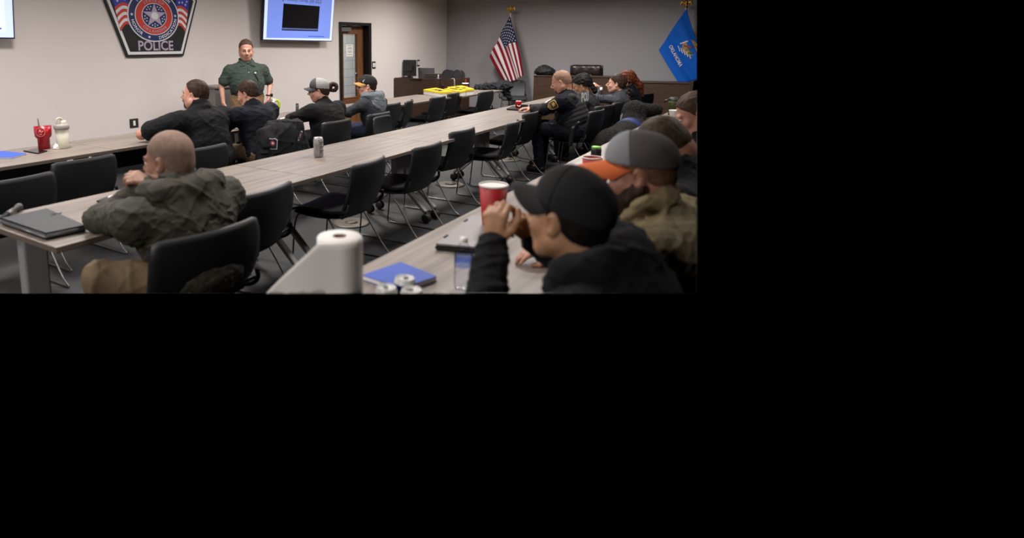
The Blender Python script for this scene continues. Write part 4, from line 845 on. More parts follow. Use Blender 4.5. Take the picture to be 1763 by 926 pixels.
# cups and boxes on the wall row end table
p, r, h = cup_at(801, 155, 11.5, 13); t = thing('iced_drink', 'clear cup of red drink with straw behind the yellow boxes', 'cup', (p[0], p[1], TT)); MB().lathe([(.001, 0), (r * .72, 0), (r * .95, h * .85), (r * .9, h * .85), (r * .68, .01)], 28, cap=False).build('body', m_plast, t); MB().lathe([(.001, .012), (r * .68, .012), (r * .88, h * .62), (.001, h * .62)], 28).build('drink', mat('red_drink', (150, 62, 48), .3), t)
MB().lathe([(r, h * .82), (r, h * .92), (r * .8, h * .95), (.001, h * .95)], 28, cap=False).build('lid', m_lidw, t); MB().tube([(0, 0, h * .5), (.0, -.01, h * 1.4)], .009).build('straw', m_rcan, t)
m_yel = mat('yellow_print', (236, 200, 18), .6); m_bprint = mat('black_print', (40, 36, 30), .6)
def carton(P4, z0, h, label):
    """P4: photo positions of the four top corners"""
    P = [onz(x, y, z0 + h) for x, y in P4]; c = sum(P) / 4; t = thing('food_box', label, 'box', (c[0], c[1], z0)); pl = [(q[0] - c[0], q[1] - c[1]) for q in P]
    MB().prism([(x * .97, y * .97) for x, y in pl], 0, h * .8, 2).build('tray', m_white, t); MB().prism(pl, h * .66, h, 2).build('lid', m_yel, t)
    b = MB(); e1_ = Vector(pl[1]) - Vector(pl[0]); e2_ = Vector(pl[3]) - Vector(pl[0]); o_ = Vector(pl[0])
    rs = random.Random(int(P4[0][0]))
    for k in range(34):
        u, v = rs.uniform(.25, .85), rs.uniform(.15, .85); q = o_ + e1_ * u + e2_ * v; b.prism([(q.x + dx_, q.y + dy_) for dx_, dy_ in ((0, 0), (rs.uniform(.05, .11), .01), (rs.uniform(.04, .09), rs.uniform(.03, .05)), (0, .03))], h, h + .002, 2)
    b.build('printed_pattern', m_bprint, t); return t
carton([(757, 158.2), (779.5, 157), (750, 151), (728.5, 154)], TT, .085, 'yellow and white food box, leftmost of the three')
carton([(793, 157.5), (806, 154.5), (786, 150.5), (765, 152.5)], TT, .085, 'yellow food box in the middle of the three')
carton([(803, 154), (816.5, 153), (795, 147), (770, 149.8)], TT + .0, .10, 'yellow food box, rearmost of the three')
# jacket on the end table
p = onz(845, 154, TT); t = thing('jacket', 'black jacket heaped on the end table beside the yellow boxes', 'jacket', (p[0], p[1], TT)); F_ = Field()
ax1 = unit(onz(868, 154, TT) - onz(822, 154, TT)); Lj = float(np.linalg.norm(onz(868, 154, TT) - onz(822, 154, TT)))
for k in range(11): rs = random.Random(k + 40); q = ax1 * Lj * ((k / 10) - .5); F_.cap(q + (rs.uniform(-.12, .12), 0, .03), q + ax1 * .12 + (rs.uniform(-.12, .12), 0, rs.uniform(.05, .09)), rs.uniform(.035, .055), k=.03)
q = ax1 * Lj * .5; F_.cap(q, q + ax1 * .10 + (0, 0, -.16), .05, .035, k=.03)
F_.build('cloth', mat('black_jacket', (30, 31, 35), .75, sheen=.3), .014, t, noise=wrinkle(.03, .8, 8))
# ------------------------------------------------------------------ people
def skin(name, c, c2): return mat(name, c, .48, var=(18, c2), bump=(70, .12, .002))
sk1 = skin('skin_fair', (204, 154, 132), (194, 138, 118)); sk2 = skin('skin_ruddy', (186, 136, 114), (174, 120, 100)); sk3 = skin('skin_tan', (192, 146, 112), (178, 128, 96))
m_eye = mat('eye_white', (215, 208, 200), .25); m_iris = mat('iris_dark', (40, 34, 30), .2); m_shoe = mat('dark_shoe', (22, 21, 22), .5)
m_lens = mat('spectacle_lens', (50, 54, 62), .1); m_wire = mat('spectacle_frame', (24, 22, 24), .35)
def hair_mat(n, a, b): return mat(n, a, .6, var=(60, b, (1, 1, .35)), bump=(160, .5, .003), spec=.2)
def head_frame(c, yaw, pitch, roll, s):
    R = rotz(yaw) @ rotx(-pitch) @ roty(roll)   # pitch>0 looks down
    return np.array(c, float), R, s
def add_head(F_, hf, jaw=1.0, nose=1.0, fat=0.0, k=.02):
    c, R, s = hf
    def P(*p): return c + R @ (np.array(p, float) * s)
    def E(p, r, k=.02, sub=False, Rl=None): F_.ell(P(*p), np.array(r) * s, R if Rl is None else R @ Rl, k=k * s, sub=sub)
    E((0, -.015, .035), (.077, .097, .085)); E((0, .025, -.03), (.062 + fat, .066, .088)); E((0, -.03, -.01), (.07, .075, .075))
    E((0, .056, -.088), (.032 * jaw, .030, .026 * jaw)); 
    for q in (-1, 1):
        F_.cap(P(q * (.052 + fat * .8), .0, -.055), P(q * .024 * jaw, .058, -.093), (.026 + fat) * s, .02 * s, k=.025 * s)
        E((q * .036, .062, -.028), (.026, .024, .024), .02)
        E((q * .030, .092, .004), (.015, .012, .010), .012, True)
        er = rotz(q * -.35) @ rotx(.12); E((q * .080, -.006, -.008), (.010, .021, .033), .006, False, er); E((q * .089, .002, -.006), (.008, .010, .018), .005, True, er)
        E((q * .013, .102, -.031), (.0085, .010, .0075), .008)
    F_.cap(P(-.034, .081, .020), P(.034, .081, .020), .0125 * s, k=.014 * s); F_.cap(P(0, .090, .012), P(0, .112 + .004 * nose, -.022), .007 * s, .0115 * s * nose, k=.010 * s)
    E((0, .07, -.055), (.034, .03, .026), .02)
    F_.cap(P(-.018, .092, -.0545), P(.018, .092, -.0545), .0062 * s, k=.006 * s); F_.cap(P(-.015, .091, -.0655), P(.015, .091, -.0655), .0068 * s, k=.006 * s); F_.cap(P(-.022, .101, -.060), P(.022, .101, -.060), .0022 * s, k=.004 * s, sub=True)
def eyes(hf, par, closed=False):
    c, R, s = hf
    for q in (-1, 1):
        b = MB(); Mx = Matrix.Translation(Vector(c + R @ (np.array((q * .030, .0815, .004)) * s))) @ Matrix(R.tolist()).to_4x4() @ Matrix.Rotation(-math.pi / 2, 4, 'X')
        b.lathe([(.0117 * s * math.sin(a), -.0117 * s * math.cos(a) + .0) for a in np.linspace(.02, math.pi - .02, 10)], 14, Mx); e = b.build('eye', m_eye, par)
        MB().lathe([(.001, .0114 * s), (.0048 * s, .0112 * s), (.001, .0128 * s)], 12, Mx).build('iris', m_iris, e)
def brows(hf, par, m):
    c, R, s = hf; b = MB()
    for q in (-1, 1): b.tube([c + R @ (np.array(p) * s) for p in ((q * .016, .0945, .024), (q * .032, .0915, .030), (q * .047, .082, .024))], [.0042 * s, .0036 * s, .0022 * s], 6)
    b.build('eyebrows', m, par)
def local_coords(hf, P): c, R, s = hf; return ((P - c) @ R) / s
def hair_cap(hf, par, m, t=.006, line=None, name='hair', amp=.0025, vox=.004, extra=None, seed=1, top_bald=0):
    """shell of hair on the skull; line(y) gives the lower limit of the hair for a depth y in the head"""
    c, R, s = hf; F_ = Field()
    F_.ell(c + R @ (np.array((0, -.015, .035)) * s), np.array((.077 + t, .097 + t, .085 + t)) * s, R, k=.01); F_.ell(c + R @ (np.array((0, -.032, -.012)) * s), np.array((.070 + t, .074 + t, .078)) * s, R, k=.02)
    if extra: extra(F_, hf)
    ys = line or ([-.12, -.085, -.045, -.022, -.008, .012, .03, .055, .075, .09], [-.065, -.065, -.045, -.02, .022, .0, .03, .052, .075, .095])
    def post(P, v):
        L_ = local_coords(hf, P); lim = np.interp(L_[:, 1], ys[0], ys[1]); cut = (lim - L_[:, 2]) * s * .8; 
        if extra: cut = np.where(L_[:, 1] < -.085, -1, cut)
        v = np.maximum(v, cut)
        if top_bald: v = np.maximum(v, (L_[:, 2] - top_bald - .02 * np.sin(L_[:, 1] * 30)) * s)
        return v
    rs = np.random.RandomState(seed); dirs = [(rs.normal(size=3) * np.array((180, 60, 90)), rs.uniform(0, 6)) for _ in range(5)]
    def nz(P): return sum(np.sin(local_coords(hf, P) @ d + p) for d, p in dirs) * amp / 3
    return F_.build(name, m, vox, par, noise=nz, post=post)
def beard(hf, par, m, t=.008, full=True):
    c, R, s = hf; F_ = Field(); P = lambda *p: c + R @ (np.array(p, float) * s)
    F_.ell(P(0, .056, -.090), np.array((.034 + t, .032 + t, .030 + t)) * s, R, k=.02)
    for q in (-1, 1): F_.cap(P(q * .058, .0, -.045), P(q * .028, .062, -.088), (.022 + t) * s, (.02 + t) * s, k=.02); F_.cap(P(q * .02, .088, -.045), P(q * .026, .082, -.07), .010 * s, k=.01)
    F_.cap(P(-.02, .094, -.046), P(.02, .094, -.046), .0085 * s, k=.01)
    if full: F_.ell(P(0, .028, -.072), np.array((.070, .072, .052)) * s, R, k=.02)
    if full: F_.ell(P(0, .055, -.11), np.array((.04, .034, .03)) * s, R, k=.02)
    F_.cap(P(-.016, .110, -.060), P(.016, .110, -.060), .009 * s, k=.004, sub=True)
    def post(Q, v):
        L_ = local_coords(hf, Q); lim = np.interp(L_[:, 1], [-.02, .0, .02, .05, .075, .1], [.01, .0, -.02, -.036, -.036, -.034]); return np.maximum(np.maximum(v, (L_[:, 2] - lim) * s * .8), (-.028 - L_[:, 1]) * s)
    rs = np.random.RandomState(3); dirs = [(rs.normal(size=3) * 150, rs.uniform(0, 6)) for _ in range(5)]
    return F_.build('beard', m, .004, par, noise=lambda Q: sum(np.sin(local_coords(hf, Q) @ d + p) for d, p in dirs) * .001, post=post)
def cap_hat(hf, par, mf, mb_, mbr, logo=None, tilt=.06, brim_len=.078, split=.01):
    """ball cap: front panel, rear panels, brim"""
    c, R, s = hf; R = R @ rotx(tilt); hf = (c, R, s)
    for nm, m, side in (('front_panel', mf, 1), ('rear_panel', mb_, -1)):
        F_ = Field(); F_.ell(c + R @ (np.array((0, -.016, .036)) * s), np.array((.086, .106, .094)) * s, R, k=.01); F_.ell(c + R @ (np.array((0, .012, .055)) * s), np.array((.072, .083, .080)) * s, R, k=.02)
        def post(P, v, side=side):
            L_ = local_coords(hf, P); v = np.maximum(v, (.030 + .02 * (L_[:, 1] > 0) * 0 - .35 * np.minimum(0, 0) + (L_[:, 1] * .18) - L_[:, 2]) * s)
            return np.maximum(v, (split - L_[:, 1]) * side * s)
        F_.build(nm, m, .004, par, post=post)
    def br(u, v):
        a = (u - .5) * 2.5; x = .080 * math.sin(a); y = -.016 + .098 * math.cos(a); reach = brim_len * (math.cos(a) ** .5 if math.cos(a) > 0 else 0)
        y2 = y + reach * v; x2 = x * (1 - .10 * v); z = .042 + y * .10 - .9 * x * x * (6 + 5 * v) * .6 - .014 * v - .004
        p = c + R @ (np.array((x2, y2, z)) * s); return tuple(p)
    up_ = R @ np.array((0, 0, 1.)); MB().grid(br, 18, 8, .004 * s, lambda u, v: tuple(up_)).build('brim', mbr, par)
    q = c + R @ (np.array((0, -.014, .131)) * s); MB().lathe([(.001, -.004), (.008 * s, -.003), (.007 * s, .002), (.001, .004)], 12, Matrix.Translation(Vector(q)) @ Matrix(R.tolist()).to_4x4()).build('top_button', mb_, par)
    if logo:
        b = MB(); n = 10; sd, m_, shape = logo
        for k, poly in enumerate(shape):
            vs = []
            for (a, z) in poly:   # angle from the front towards the left side, height
                x = -.0885 * math.sin(a); y = -.010 + .107 * math.cos(a); f_ = math.sqrt(max(.05, 1 - ((z - .036) / .098) ** 2)); vs.append(b.bm.verts.new(Vector(c + R @ (np.array((x * f_ * 1.01, y * f_ + .0, z)) * s))))
            b.bm.faces.new(vs)
        bmesh.ops.solidify(b.bm, geom=list(b.bm.faces), thickness=.002); b.build('stitched_logo', m_, par)
def add_hand(F_, w, d, n, side, curl=.5, s=1.0, spread=.1, thumb=.6, k=.007):
    """w wrist, d towards the fingers, n back of the hand, side=+1 when the thumb lies towards cross(d,n)"""
    d = unit(d); n = np.array(n, float); n = unit(n - d * np.dot(n, d)); t = np.cross(d, n) * side; w = np.array(w, float)
    P = lambda a, b, c_: w + (d * a + t * b + n * c_) * s
    F_.ell(P(.048, .0, 0), np.array((.026, .045, .017)) * s * 1.0, np.stack([t, d, n], 1), k=.012)
    offs = [(.030, .078, .072), (.010, .083, .080), (-.010, .080, .075), (-.029, .072, .060)]
    for i, (o, kn, ln) in enumerate(offs):
        F_.cap(P(.02, o * .6, 0), P(kn, o, .002), .012 * s, .0105 * s, k=.012)
        seg = [ln * .46, ln * .31, ln * .25]; a = curl * (.85 + .1 * i); p = P(kn, o, .002); ang = a * .5; r = .0095
        for j, sl in enumerate(seg):
            dirv = (d * math.cos(ang) - n * math.sin(ang)) + t * spread * (1.5 - i) * .25; q = p + unit(dirv) * sl * s; F_.cap(p, q, r * s, (r - .0012) * s, k=k if j else .010); p = q; r -= .0012; ang += a * (1.0 if j == 0 else .8)
    p = P(.012, .024, -.004); q = P(.045, .048, -.014 - .01 * thumb); F_.cap(p, q, .014 * s, .0115 * s, k=.012); r2 = q + unit(d * (1.0) + t * (.5 - thumb) - n * (.3 + .5 * thumb)) * .032 * s; F_.cap(q, r2, .0108 * s, .0098 * s, k=.008); F_.cap(r2, r2 + unit(d * .9 - t * thumb * .9 - n * .2) * .026 * s, .0098 * s, .0078 * s, k=.006)
def person(label, loc, rz=0, head=(0, .18, 1.15), yaw=0, pitch=0, roll=0, hs=1.0, g=1.0, belly=1.0, sh=None, el=None, wr=None, hands=None, knee=None, ankle=None, pelvis=(0, 0, .56),
           skin_m=None, top_m=None, sleeve=1.0, pants_m=None, vox=.007, bvox=None, name='person', neck_r=.056, jaw=1.0, fat=0, collar=True, wr_amp=.006, seed=1, standing=False, cloth_extra=None, neck_low=.0, arm_r=1.0, body_extra=None, shw=.19, shoulder_z=0.0, nose=1.0, nb_up=0.035):
    t = thing(name, label, 'person', loc, rz); hf = head_frame(head, yaw, pitch, roll, hs); Pv = np.array(pelvis, float); hd = np.array(head, float)
    nb = hd + hf[1] @ np.array((0, -.03, -.06)) * hs; nbase = np.array((hd[0] * .8, hd[1] - .055, hd[2] - .152 * hs + nb_up)) if not standing else np.array((hd[0] * .7, hd[1] - .03, hd[2] - .135 * hs))
    ax = nbase - Pv; L_ = np.linalg.norm(ax); up_ = ax / L_; Rs = np.array([[1, 0, 0], [0, up_[2], up_[1]], [0, -up_[1], up_[2]]])   # columns: side, front, up of the trunk
    Rs = np.stack([np.array((1., 0, 0)), unit(np.cross(up_, (1., 0, 0))), up_], 1)
    S = sh or [nbase + Rs @ np.array((q * shw * g, -.005, -.088 + shoulder_z)) for q in (-1, 1)]; S = [np.array(s, float) for s in S]
    E_ = [np.array(e, float) for e in (el or [(-.27, .25, .80), (.27, .25, .80)])]; W_ = [np.array(e, float) for e in (wr or [(-.12, .46, .785), (.12, .46, .785)])]
    K = [np.array(e, float) for e in (knee or [(-.13, .44, .54), (.13, .44, .54)])]; A = [np.array(e, float) for e in (ankle or [(-.14, .42, .10), (.14, .42, .10)])]
    ch = nbase - up_ * .19
    gm = 1 + (g - 1) * .55
    def trunk(F_, e, kk=.05):
        F_.ell(ch + Rs @ np.array((0, .0, 0)), np.array(((.168 + e) * g, (.112 + e) * g, .19)), Rs, k=kk); F_.ell(Pv + up_ * .17 + Rs @ np.array((0, .02 * belly, 0)), np.array(((.155 + e) * g * belly, (.115 + e) * g * belly, .20)), Rs, k=kk)
        F_.ell(Pv, np.array(((.175 + e) * g, (.125 + e) * g, .13)), Rs, k=kk)
        for q, s_ in zip((-1, 1), S): F_.cap(nbase - up_ * .068, s_, (.054 + e) * gm, (.050 + e * .8) * gm, k=kk * .8); F_.cap(ch + Rs @ np.array((q * .07 * g, -.03, .05)), s_ - up_ * .03, (.07 + e) * g, (.05 + e) * g, k=kk)
        F_.cap(nbase + up_ * .0, nbase + up_ * .03 , neck_r + .012 + e * .5, neck_r + e * .4, k=.04)
    # the body, one surface
    B = Field(); trunk(B, -.014); F = B
    B.cap(nbase - up_ * .03, nb, neck_r * 1.02, neck_r * .95, k=.025); add_head(B, hf, jaw, nose, fat)
    for i in (0, 1):
        B.cap(S[i], E_[i], .044 * gm * arm_r, .038 * arm_r, k=.02); B.cap(E_[i], W_[i], .038 * arm_r, .0255 * arm_r, k=.015)
        B.cap(Pv + np.array(((-1, 1)[i] * .09, 0, 0)), K[i], .075 * g, .052, k=.03); B.cap(K[i], A[i], .05, .034, k=.02); B.cap(A[i], A[i] + (0, .13, -.06), .032, .026, k=.02)
        h = (hands or [{}, {}])[i]; d = h.get('d', W_[i] - E_[i]); add_hand(B, W_[i], d, h.get('n', (0, 0, 1)), h.get('side', (1, -1)[i]), h.get('curl', .45), h.get('s', 1.05), h.get('spread', .1), h.get('thumb', .5))
    if body_extra: body_extra(B, hf)
    B.build('body', skin_m or sk1, bvox or vox * .8, t)
    # upper garment
    C_ = Field(); trunk(C_, .006)
    for i in (0, 1):
        C_.cap(S[i], E_[i] if sleeve >= 1 else S[i] + (E_[i] - S[i]) * min(1, sleeve * 1.6), .056 * gm * arm_r, .050 * arm_r if sleeve >= 1 else .060 * arm_r * gm, k=.035)
        if sleeve >= 1: C_.cap(E_[i], E_[i] + (W_[i] - E_[i]) * .93, .052 * arm_r, .037 * arm_r, k=.02)
    if sleeve < 1:
        pass
    if cloth_extra: cloth_extra(C_, hf, nbase, up_, Rs, S)
    else: pass
    # neck opening
    C_.cap(nbase + up_ * (.062 + neck_low) + Rs @ np.array((0, .012, 0)), nb + up_ * .08, neck_r + .004, neck_r + .03, k=.006, sub=True)
    if standing: C_.cut((0, 0, pelvis[2] + .055), (0, 0, -1))
    C_.build('shirt', top_m, vox, t, noise=lambda P: wrinkle(wr_amp * .7, 1.1, seed, (0, 0, 1))(P) + wrinkle(wr_amp * .45, .45, seed + 50, (0, 0, 1))(P), post=(lambda P, v: np.maximum(v, -((P - (hd)) ** 2).sum(1) ** .5 + .100 * hs)) )
    # trousers
    if pants_m:
        D_ = Field(); D_.ell(Pv - up_ * .02, np.array((.168 * g, .120 * g, .11)), Rs, k=.04)
        for i in (0, 1): q = Pv + np.array(((-1, 1)[i] * .095 * g, 0, -.01)); D_.cap(q, K[i], .088 * gm, .069, k=.04); D_.cap(K[i], A[i] + (0, 0, .0), .068, .056, k=.03)
        D_.build('trousers', pants_m, vox * 1.1, t, noise=wrinkle(.006, 1.1, seed + 20))
        for i in (0, 1):
            G_ = Field(); a = A[i]; fl = a[2] - .1; G_.cap(a + (0, -.03, -.045), a + (0, .13, -.055), .042, .040, k=.02).cap(a, a + (0, 0, -.03), .042, .046, k=.02); G_.cut((0, 0, fl + .004), (0, 0, -1)); G_.build('shoe', m_shoe, .007, t)
    return t, hf, dict(nb=nbase, up=up_, Rs=Rs, S=S, t=t, hd=hd, E=E_, W=W_, K=K)
def hood(F_, nbase, up_, Rs, r=.038, drop=.10, wide=.13, back=.10):
    P = lambda x, y, z: nbase + Rs @ np.array((x, y, z))
    pts = [P(-.075, .07, -.03), P(-wide * .85, .0, .012), P(-wide * .8, -back * .7, .0), P(0, -back * 1.1, -.012), P(wide * .8, -back * .7, .0), P(wide * .85, .0, .012), P(.075, .07, -.03)]
    for a, b in zip(pts, pts[1:]): F_.cap(a, b, r, k=.03)
    F_.ell(P(0, -back * 1.0, -drop * .8), np.array((wide * .95, .055, drop)), Rs, k=.04)
class Glasses:
    def __init__(s, hf, par, dark=False):
        c, R, k = hf; P = lambda *p: Vector(c + R @ (np.array(p, float) * k)); b = MB()
        for q in (-1, 1):
            b.tube([P(q * (.032 + .021 * math.cos(a)), .103 - .012 * abs(.5 + .5 * math.cos(a) * 1), .003 + .016 * math.sin(a)) for a in np.linspace(0, 2 * math.pi, 16, endpoint=False)], .0018 * k, 5, closed=True)
            b.tube([P(q * .053, .092, .008), P(q * .078, .05, .010), P(q * .082, -.005, .008)], .0018 * k, 5)
        b.tube([P(-.011, .106, .006), P(.011, .106, .006)], .0016 * k, 5); b.build('spectacles', m_wire, par)
        if dark:
            for q in (-1, 1): MB().prism([(0.019 * math.cos(a), .014 * math.sin(a)) for a in np.linspace(0, 6.283, 14, endpoint=False)], -.001, .001, 1, Matrix.Translation(P(q * .032, .100, .003)) @ Matrix(R.tolist()).to_4x4()).build('lens', m_lens, par)
c_blk = mat('black_cotton', (20, 20, 22), .8, sheen=.2, bump=(180, .3, .003)); c_navy = mat('navy_cotton', (18, 19, 28), .8, sheen=.2, bump=(180, .3, .003)); c_knit = mat('black_knit', (22, 21, 22), .85, sheen=.25, bump=(240, .5, .004))
c_gry = mat('charcoal_fleece', (58, 60, 64), .85, sheen=.3, bump=(200, .4, .004)); c_lgry = mat('light_grey_hood', (112, 118, 122), .85, sheen=.3, bump=(200, .4, .004)); c_grn = mat('dark_green_canvas', (54, 49, 37), .75, bump=(150, .4, .004), var=(7, (44, 42, 31)))
c_polo = mat('green_polo_pique', (60, 70, 64), .8, sheen=.2, bump=(300, .4, .003)); c_khaki = mat('khaki_cotton', (150, 120, 84), .8, bump=(160, .3, .003)); c_khk2 = mat('brown_khaki', (104, 84, 58), .8, bump=(160, .3, .003)); c_jean = mat('blue_denim', (40, 50, 78), .8, bump=(220, .4, .003))
c_pol = mat('police_navy', (12, 13, 22), .75, sheen=.15, bump=(200, .3, .003)); c_olv = mat('olive_knit', (132, 118, 88), .88, sheen=.3, bump=(260, .6, .004)); c_hood = mat('black_fleece', (17, 17, 19), .85, sheen=.25, bump=(120, .4, .005)); c_dk = mat('dark_plum_cotton', (28, 24, 30), .8); c_slate = mat('slate_grey_cotton', (58, 60, 66), .8)
h_brn = hair_mat('brown_hair', (62, 42, 30), (40, 27, 20)); h_dk = hair_mat('dark_hair', (24, 19, 18), (14, 12, 12)); h_gb = hair_mat('greying_brown_hair', (78, 60, 44), (54, 40, 30)); h_red = hair_mat('auburn_hair', (120, 58, 30), (70, 32, 18)); h_buzz = mat('buzzed_hair', (136, 108, 92), .7, var=(40, (118, 92, 78)), bump=(300, .3, .001)); h_light = mat('cropped_grey_hair', (150, 112, 90), .7, var=(40, (118, 88, 70)), bump=(300, .3, .001))
def at_head(px, py, D): return ond(px, py, D)
def seat_for(hc, dy, dx=0): return (hc[0] - dx, hc[1] - dy, 0)
# 1 the big man in the black t-shirt
hc = ond(336, 163, 5.88); L0 = seat_for(hc, .2)
def loc_(p): return np.array(p) - np.array((L0[0], L0[1], 0))
e_ = ond(238, 236, 5.75); e_[2] = .80
t, hf, B = person('big person in black t-shirt with short brown hair leaning an elbow on the wall table', L0, head=(0, .2, hc[2]), yaw=.45, pitch=-.02, hs=1.16, g=1.42, belly=1.15, neck_r=.094, fat=.014, skin_m=sk2, top_m=c_blk, sleeve=.46, pants_m=c_blk,
    el=[(-.44, .46, .815), (.34, .25, .80)], wr=[(-.16, .50, .80), (.15, .5, .79)], vox=.009, bvox=.007, seed=4, arm_r=1.25, shw=.185, shoulder_z=-.01, nb_up=.055)
hair_cap(hf, t, h_brn, .007, vox=.005, line=([-.12, -.085, -.045, -.022, -.008, .012, .03, .05, .065, .08], [-.052, -.052, -.04, -.02, .022, .02, .05, .075, .095, .12])); eyes(hf, t); brows(hf, t, h_brn); beard(hf, t, h_brn, .004, False)
q = B['W'][0]; MB().tube([q + (0.02 * math.cos(a) * 1.9, -.04, .02 * math.sin(a) * 1.9) for a in np.linspace(0, 6.28, 14, endpoint=False)], .006, 6, closed=True).build('blue_wristband', m_blue, t)
# 2 the man in the navy shirt
hc = ond(427, 161, 6.3); L0 = seat_for(hc, .2)
t, hf, B = person('person in navy polo with short brown hair bent over the wall table', L0, head=(0, .2, hc[2]), yaw=.35, pitch=.35, hs=1.06, g=1.26, neck_r=.068, nb_up=.055, skin_m=sk2, top_m=c_navy, sleeve=.6, pants_m=c_khk2, el=[(-.29, .3, .80), (.24, .26, .80)], wr=[(-.12, .52, .79), (.10, .5, .79)], vox=.009, bvox=.0075, seed=5, arm_r=1.15)
hair_cap(hf, t, h_brn, .008, vox=.005); eyes(hf, t)
# 3 the woman in the black sweater
hc = ond(549, 156, 7.05); L0 = seat_for(hc, .2); 
t, hf, B = person('person in black sweater with grey cap, spectacles and curled bun', L0, head=(0, .2, hc[2]), yaw=.62, pitch=.12, hs=1.08, g=1.3, belly=1.12, neck_r=.068, fat=.010, skin_m=sk2, top_m=c_knit, pants_m=c_blk, el=[(-.33, .28, .82), (.32, .26, .80)], wr=[(-.16, .52, .79), (.1, .5, .79)], vox=.010, bvox=.008, seed=6, arm_r=1.25)
hair_cap(hf, t, h_brn, .008, vox=.006); eyes(hf, t); Glasses(hf, t)
cap_hat(hf, t, mat('cap_charcoal', (66, 66, 68), .85), mat('cap_mesh_grey', (150, 148, 146), .85, bump=(300, .6, .004)), mat('cap_brim_charcoal', (60, 60, 62), .85), split=.02)
c_, R_, s_ = hf; F_ = Field(); ctr = np.array((0, -.145, .015))
for k in range(9): a0, a1 = k * .62 - .8, (k + 1) * .62 - .8; F_.cap(c_ + R_ @ ((ctr + (0, .036 * math.cos(a0) - .01, .036 * math.sin(a0))) * s_), c_ + R_ @ ((ctr + (.01, .036 * math.cos(a1) - .01, .036 * math.sin(a1))) * s_), .019, .018, k=.01)
F_.cap(c_ + R_ @ np.array((0, -.09, .02)) * s_, c_ + R_ @ np.array((0, -.12, .03)) * s_, .024, k=.02); F_.build('hair_bun', h_brn, .006, t, noise=wrinkle(.004, .3, 3))
# 4 the man in the grey hoodie
hc = ond(632, 148, 7.75); L0 = seat_for(hc, .14)
t, hf, B = person('person in charcoal hoodie with light hood and black cap with tan brim', L0, head=(0, .14, hc[2]), yaw=.68, pitch=.05, hs=1.06, g=1.08, neck_r=.06, skin_m=sk1, top_m=c_gry, pants_m=c_jean, el=[(-.29, .22, .80), (.29, .24, .80)], wr=[(-.13, .5, .79), (.1, .5, .79)], vox=.010, bvox=.008, seed=7, arm_r=1.1)
hair_cap(hf, t, h_brn, .005, vox=.006); eyes(hf, t); Glasses(hf, t, True)
cap_hat(hf, t, mat('cap_black', (22, 22, 24), .8), MATS['cap_black'], mat('cap_brim_tan', (196, 146, 78), .8), logo=(-1, m_white, [[(.75, .07), (.95, .085), (1.1, .078), (1.0, .062), (.95, .045), (.88, .06)]]))
F_ = Field(); hood(F_, B['nb'], B['up'], B['Rs'], .036, .12, .135, .105); F_.build('hood', c_lgry, .009, t, noise=wrinkle(.008, .8, 2), post=lambda P, v: np.maximum(v, -((P - B['hd']) ** 2).sum(1) ** .5 + .112))
# 5 the shaven man in the dark green jacket
hc = ond(291, 276, 2.92); L0 = seat_for(hc, .17, 0)
el5 = ond(172, 385, 2.95); el5[2] = .80; h5 = ond(264, 316, 2.86); 
T5 = lambda p: np.array(p) - np.array((L0[0], L0[1], 0))
def jk(F_, hf, nb, up_, Rs, S): F_.cap(nb + Rs @ np.array((-.06, -.03, .05)), nb + Rs @ np.array((.06, -.03, .05)), .035, k=.03); F_.cap(nb + Rs @ np.array((-.07, .02, .03)), nb + Rs @ np.array((-.06, -.03, .05)), .03, k=.03)
E5 = T5(el5); W5 = T5(h5)
t, hf, B = person('shaven headed person in dark green hooded jacket holding a pen to the chin', L0, head=(0, .17, hc[2]), yaw=.34, pitch=.14, hs=1.17, g=1.42, neck_r=.072, nb_up=.05, skin_m=mat('skin_weathered', (160, 120, 98), .5, var=(18, (150, 108, 88)), bump=(70, .12, .002)), top_m=c_grn, pants_m=c_khk2, el=[E5, (.32, .26, .80)], wr=[W5, (.05, .5, .79)],
    hands=[dict(d=(-.50, .62, .30), n=(-.25, -.35, .9), curl=.95, side=1, s=1.12), {}], knee=[T5(ond(172, 478, 2.72)), (.2, .42, .54)], ankle=[T5(ond(172, 478, 2.72)) * (1, 1, 0) + (0.02, .06, .1), (.2, .44, .1)], vox=.007, bvox=.0055, seed=8, cloth_extra=jk, arm_r=1.25, wr_amp=.007)
hair_cap(hf, t, h_buzz, .0018, vox=.004, amp=.0004, line=([-.12, -.085, -.045, -.022, -.008, .012, .03, .055, .075, .09], [-.06, -.06, -.045, -.02, .022, .0, .03, .05, .07, .085])); eyes(hf, t); brows(hf, t, h_brn)
F_ = Field(); hood(F_, B['nb'], B['up'], B['Rs'], .046, .17, .185, .12); F_.build('hood', c_grn, .007, t, noise=wrinkle(.007, 1.2, 12, (0, 0, 1)), post=lambda P, v: np.maximum(v, -((P - B['hd']) ** 2).sum(1) ** .5 + .118))
pn = MB().tube([ond(218, 309, 2.86), ond(240, 303, 2.88)], .0045, 8).build('pen', mat('blue_pen', (84, 92, 150), .3)); tag(pn, 'blue pen held at the chin by the shaven headed person', 'pen')
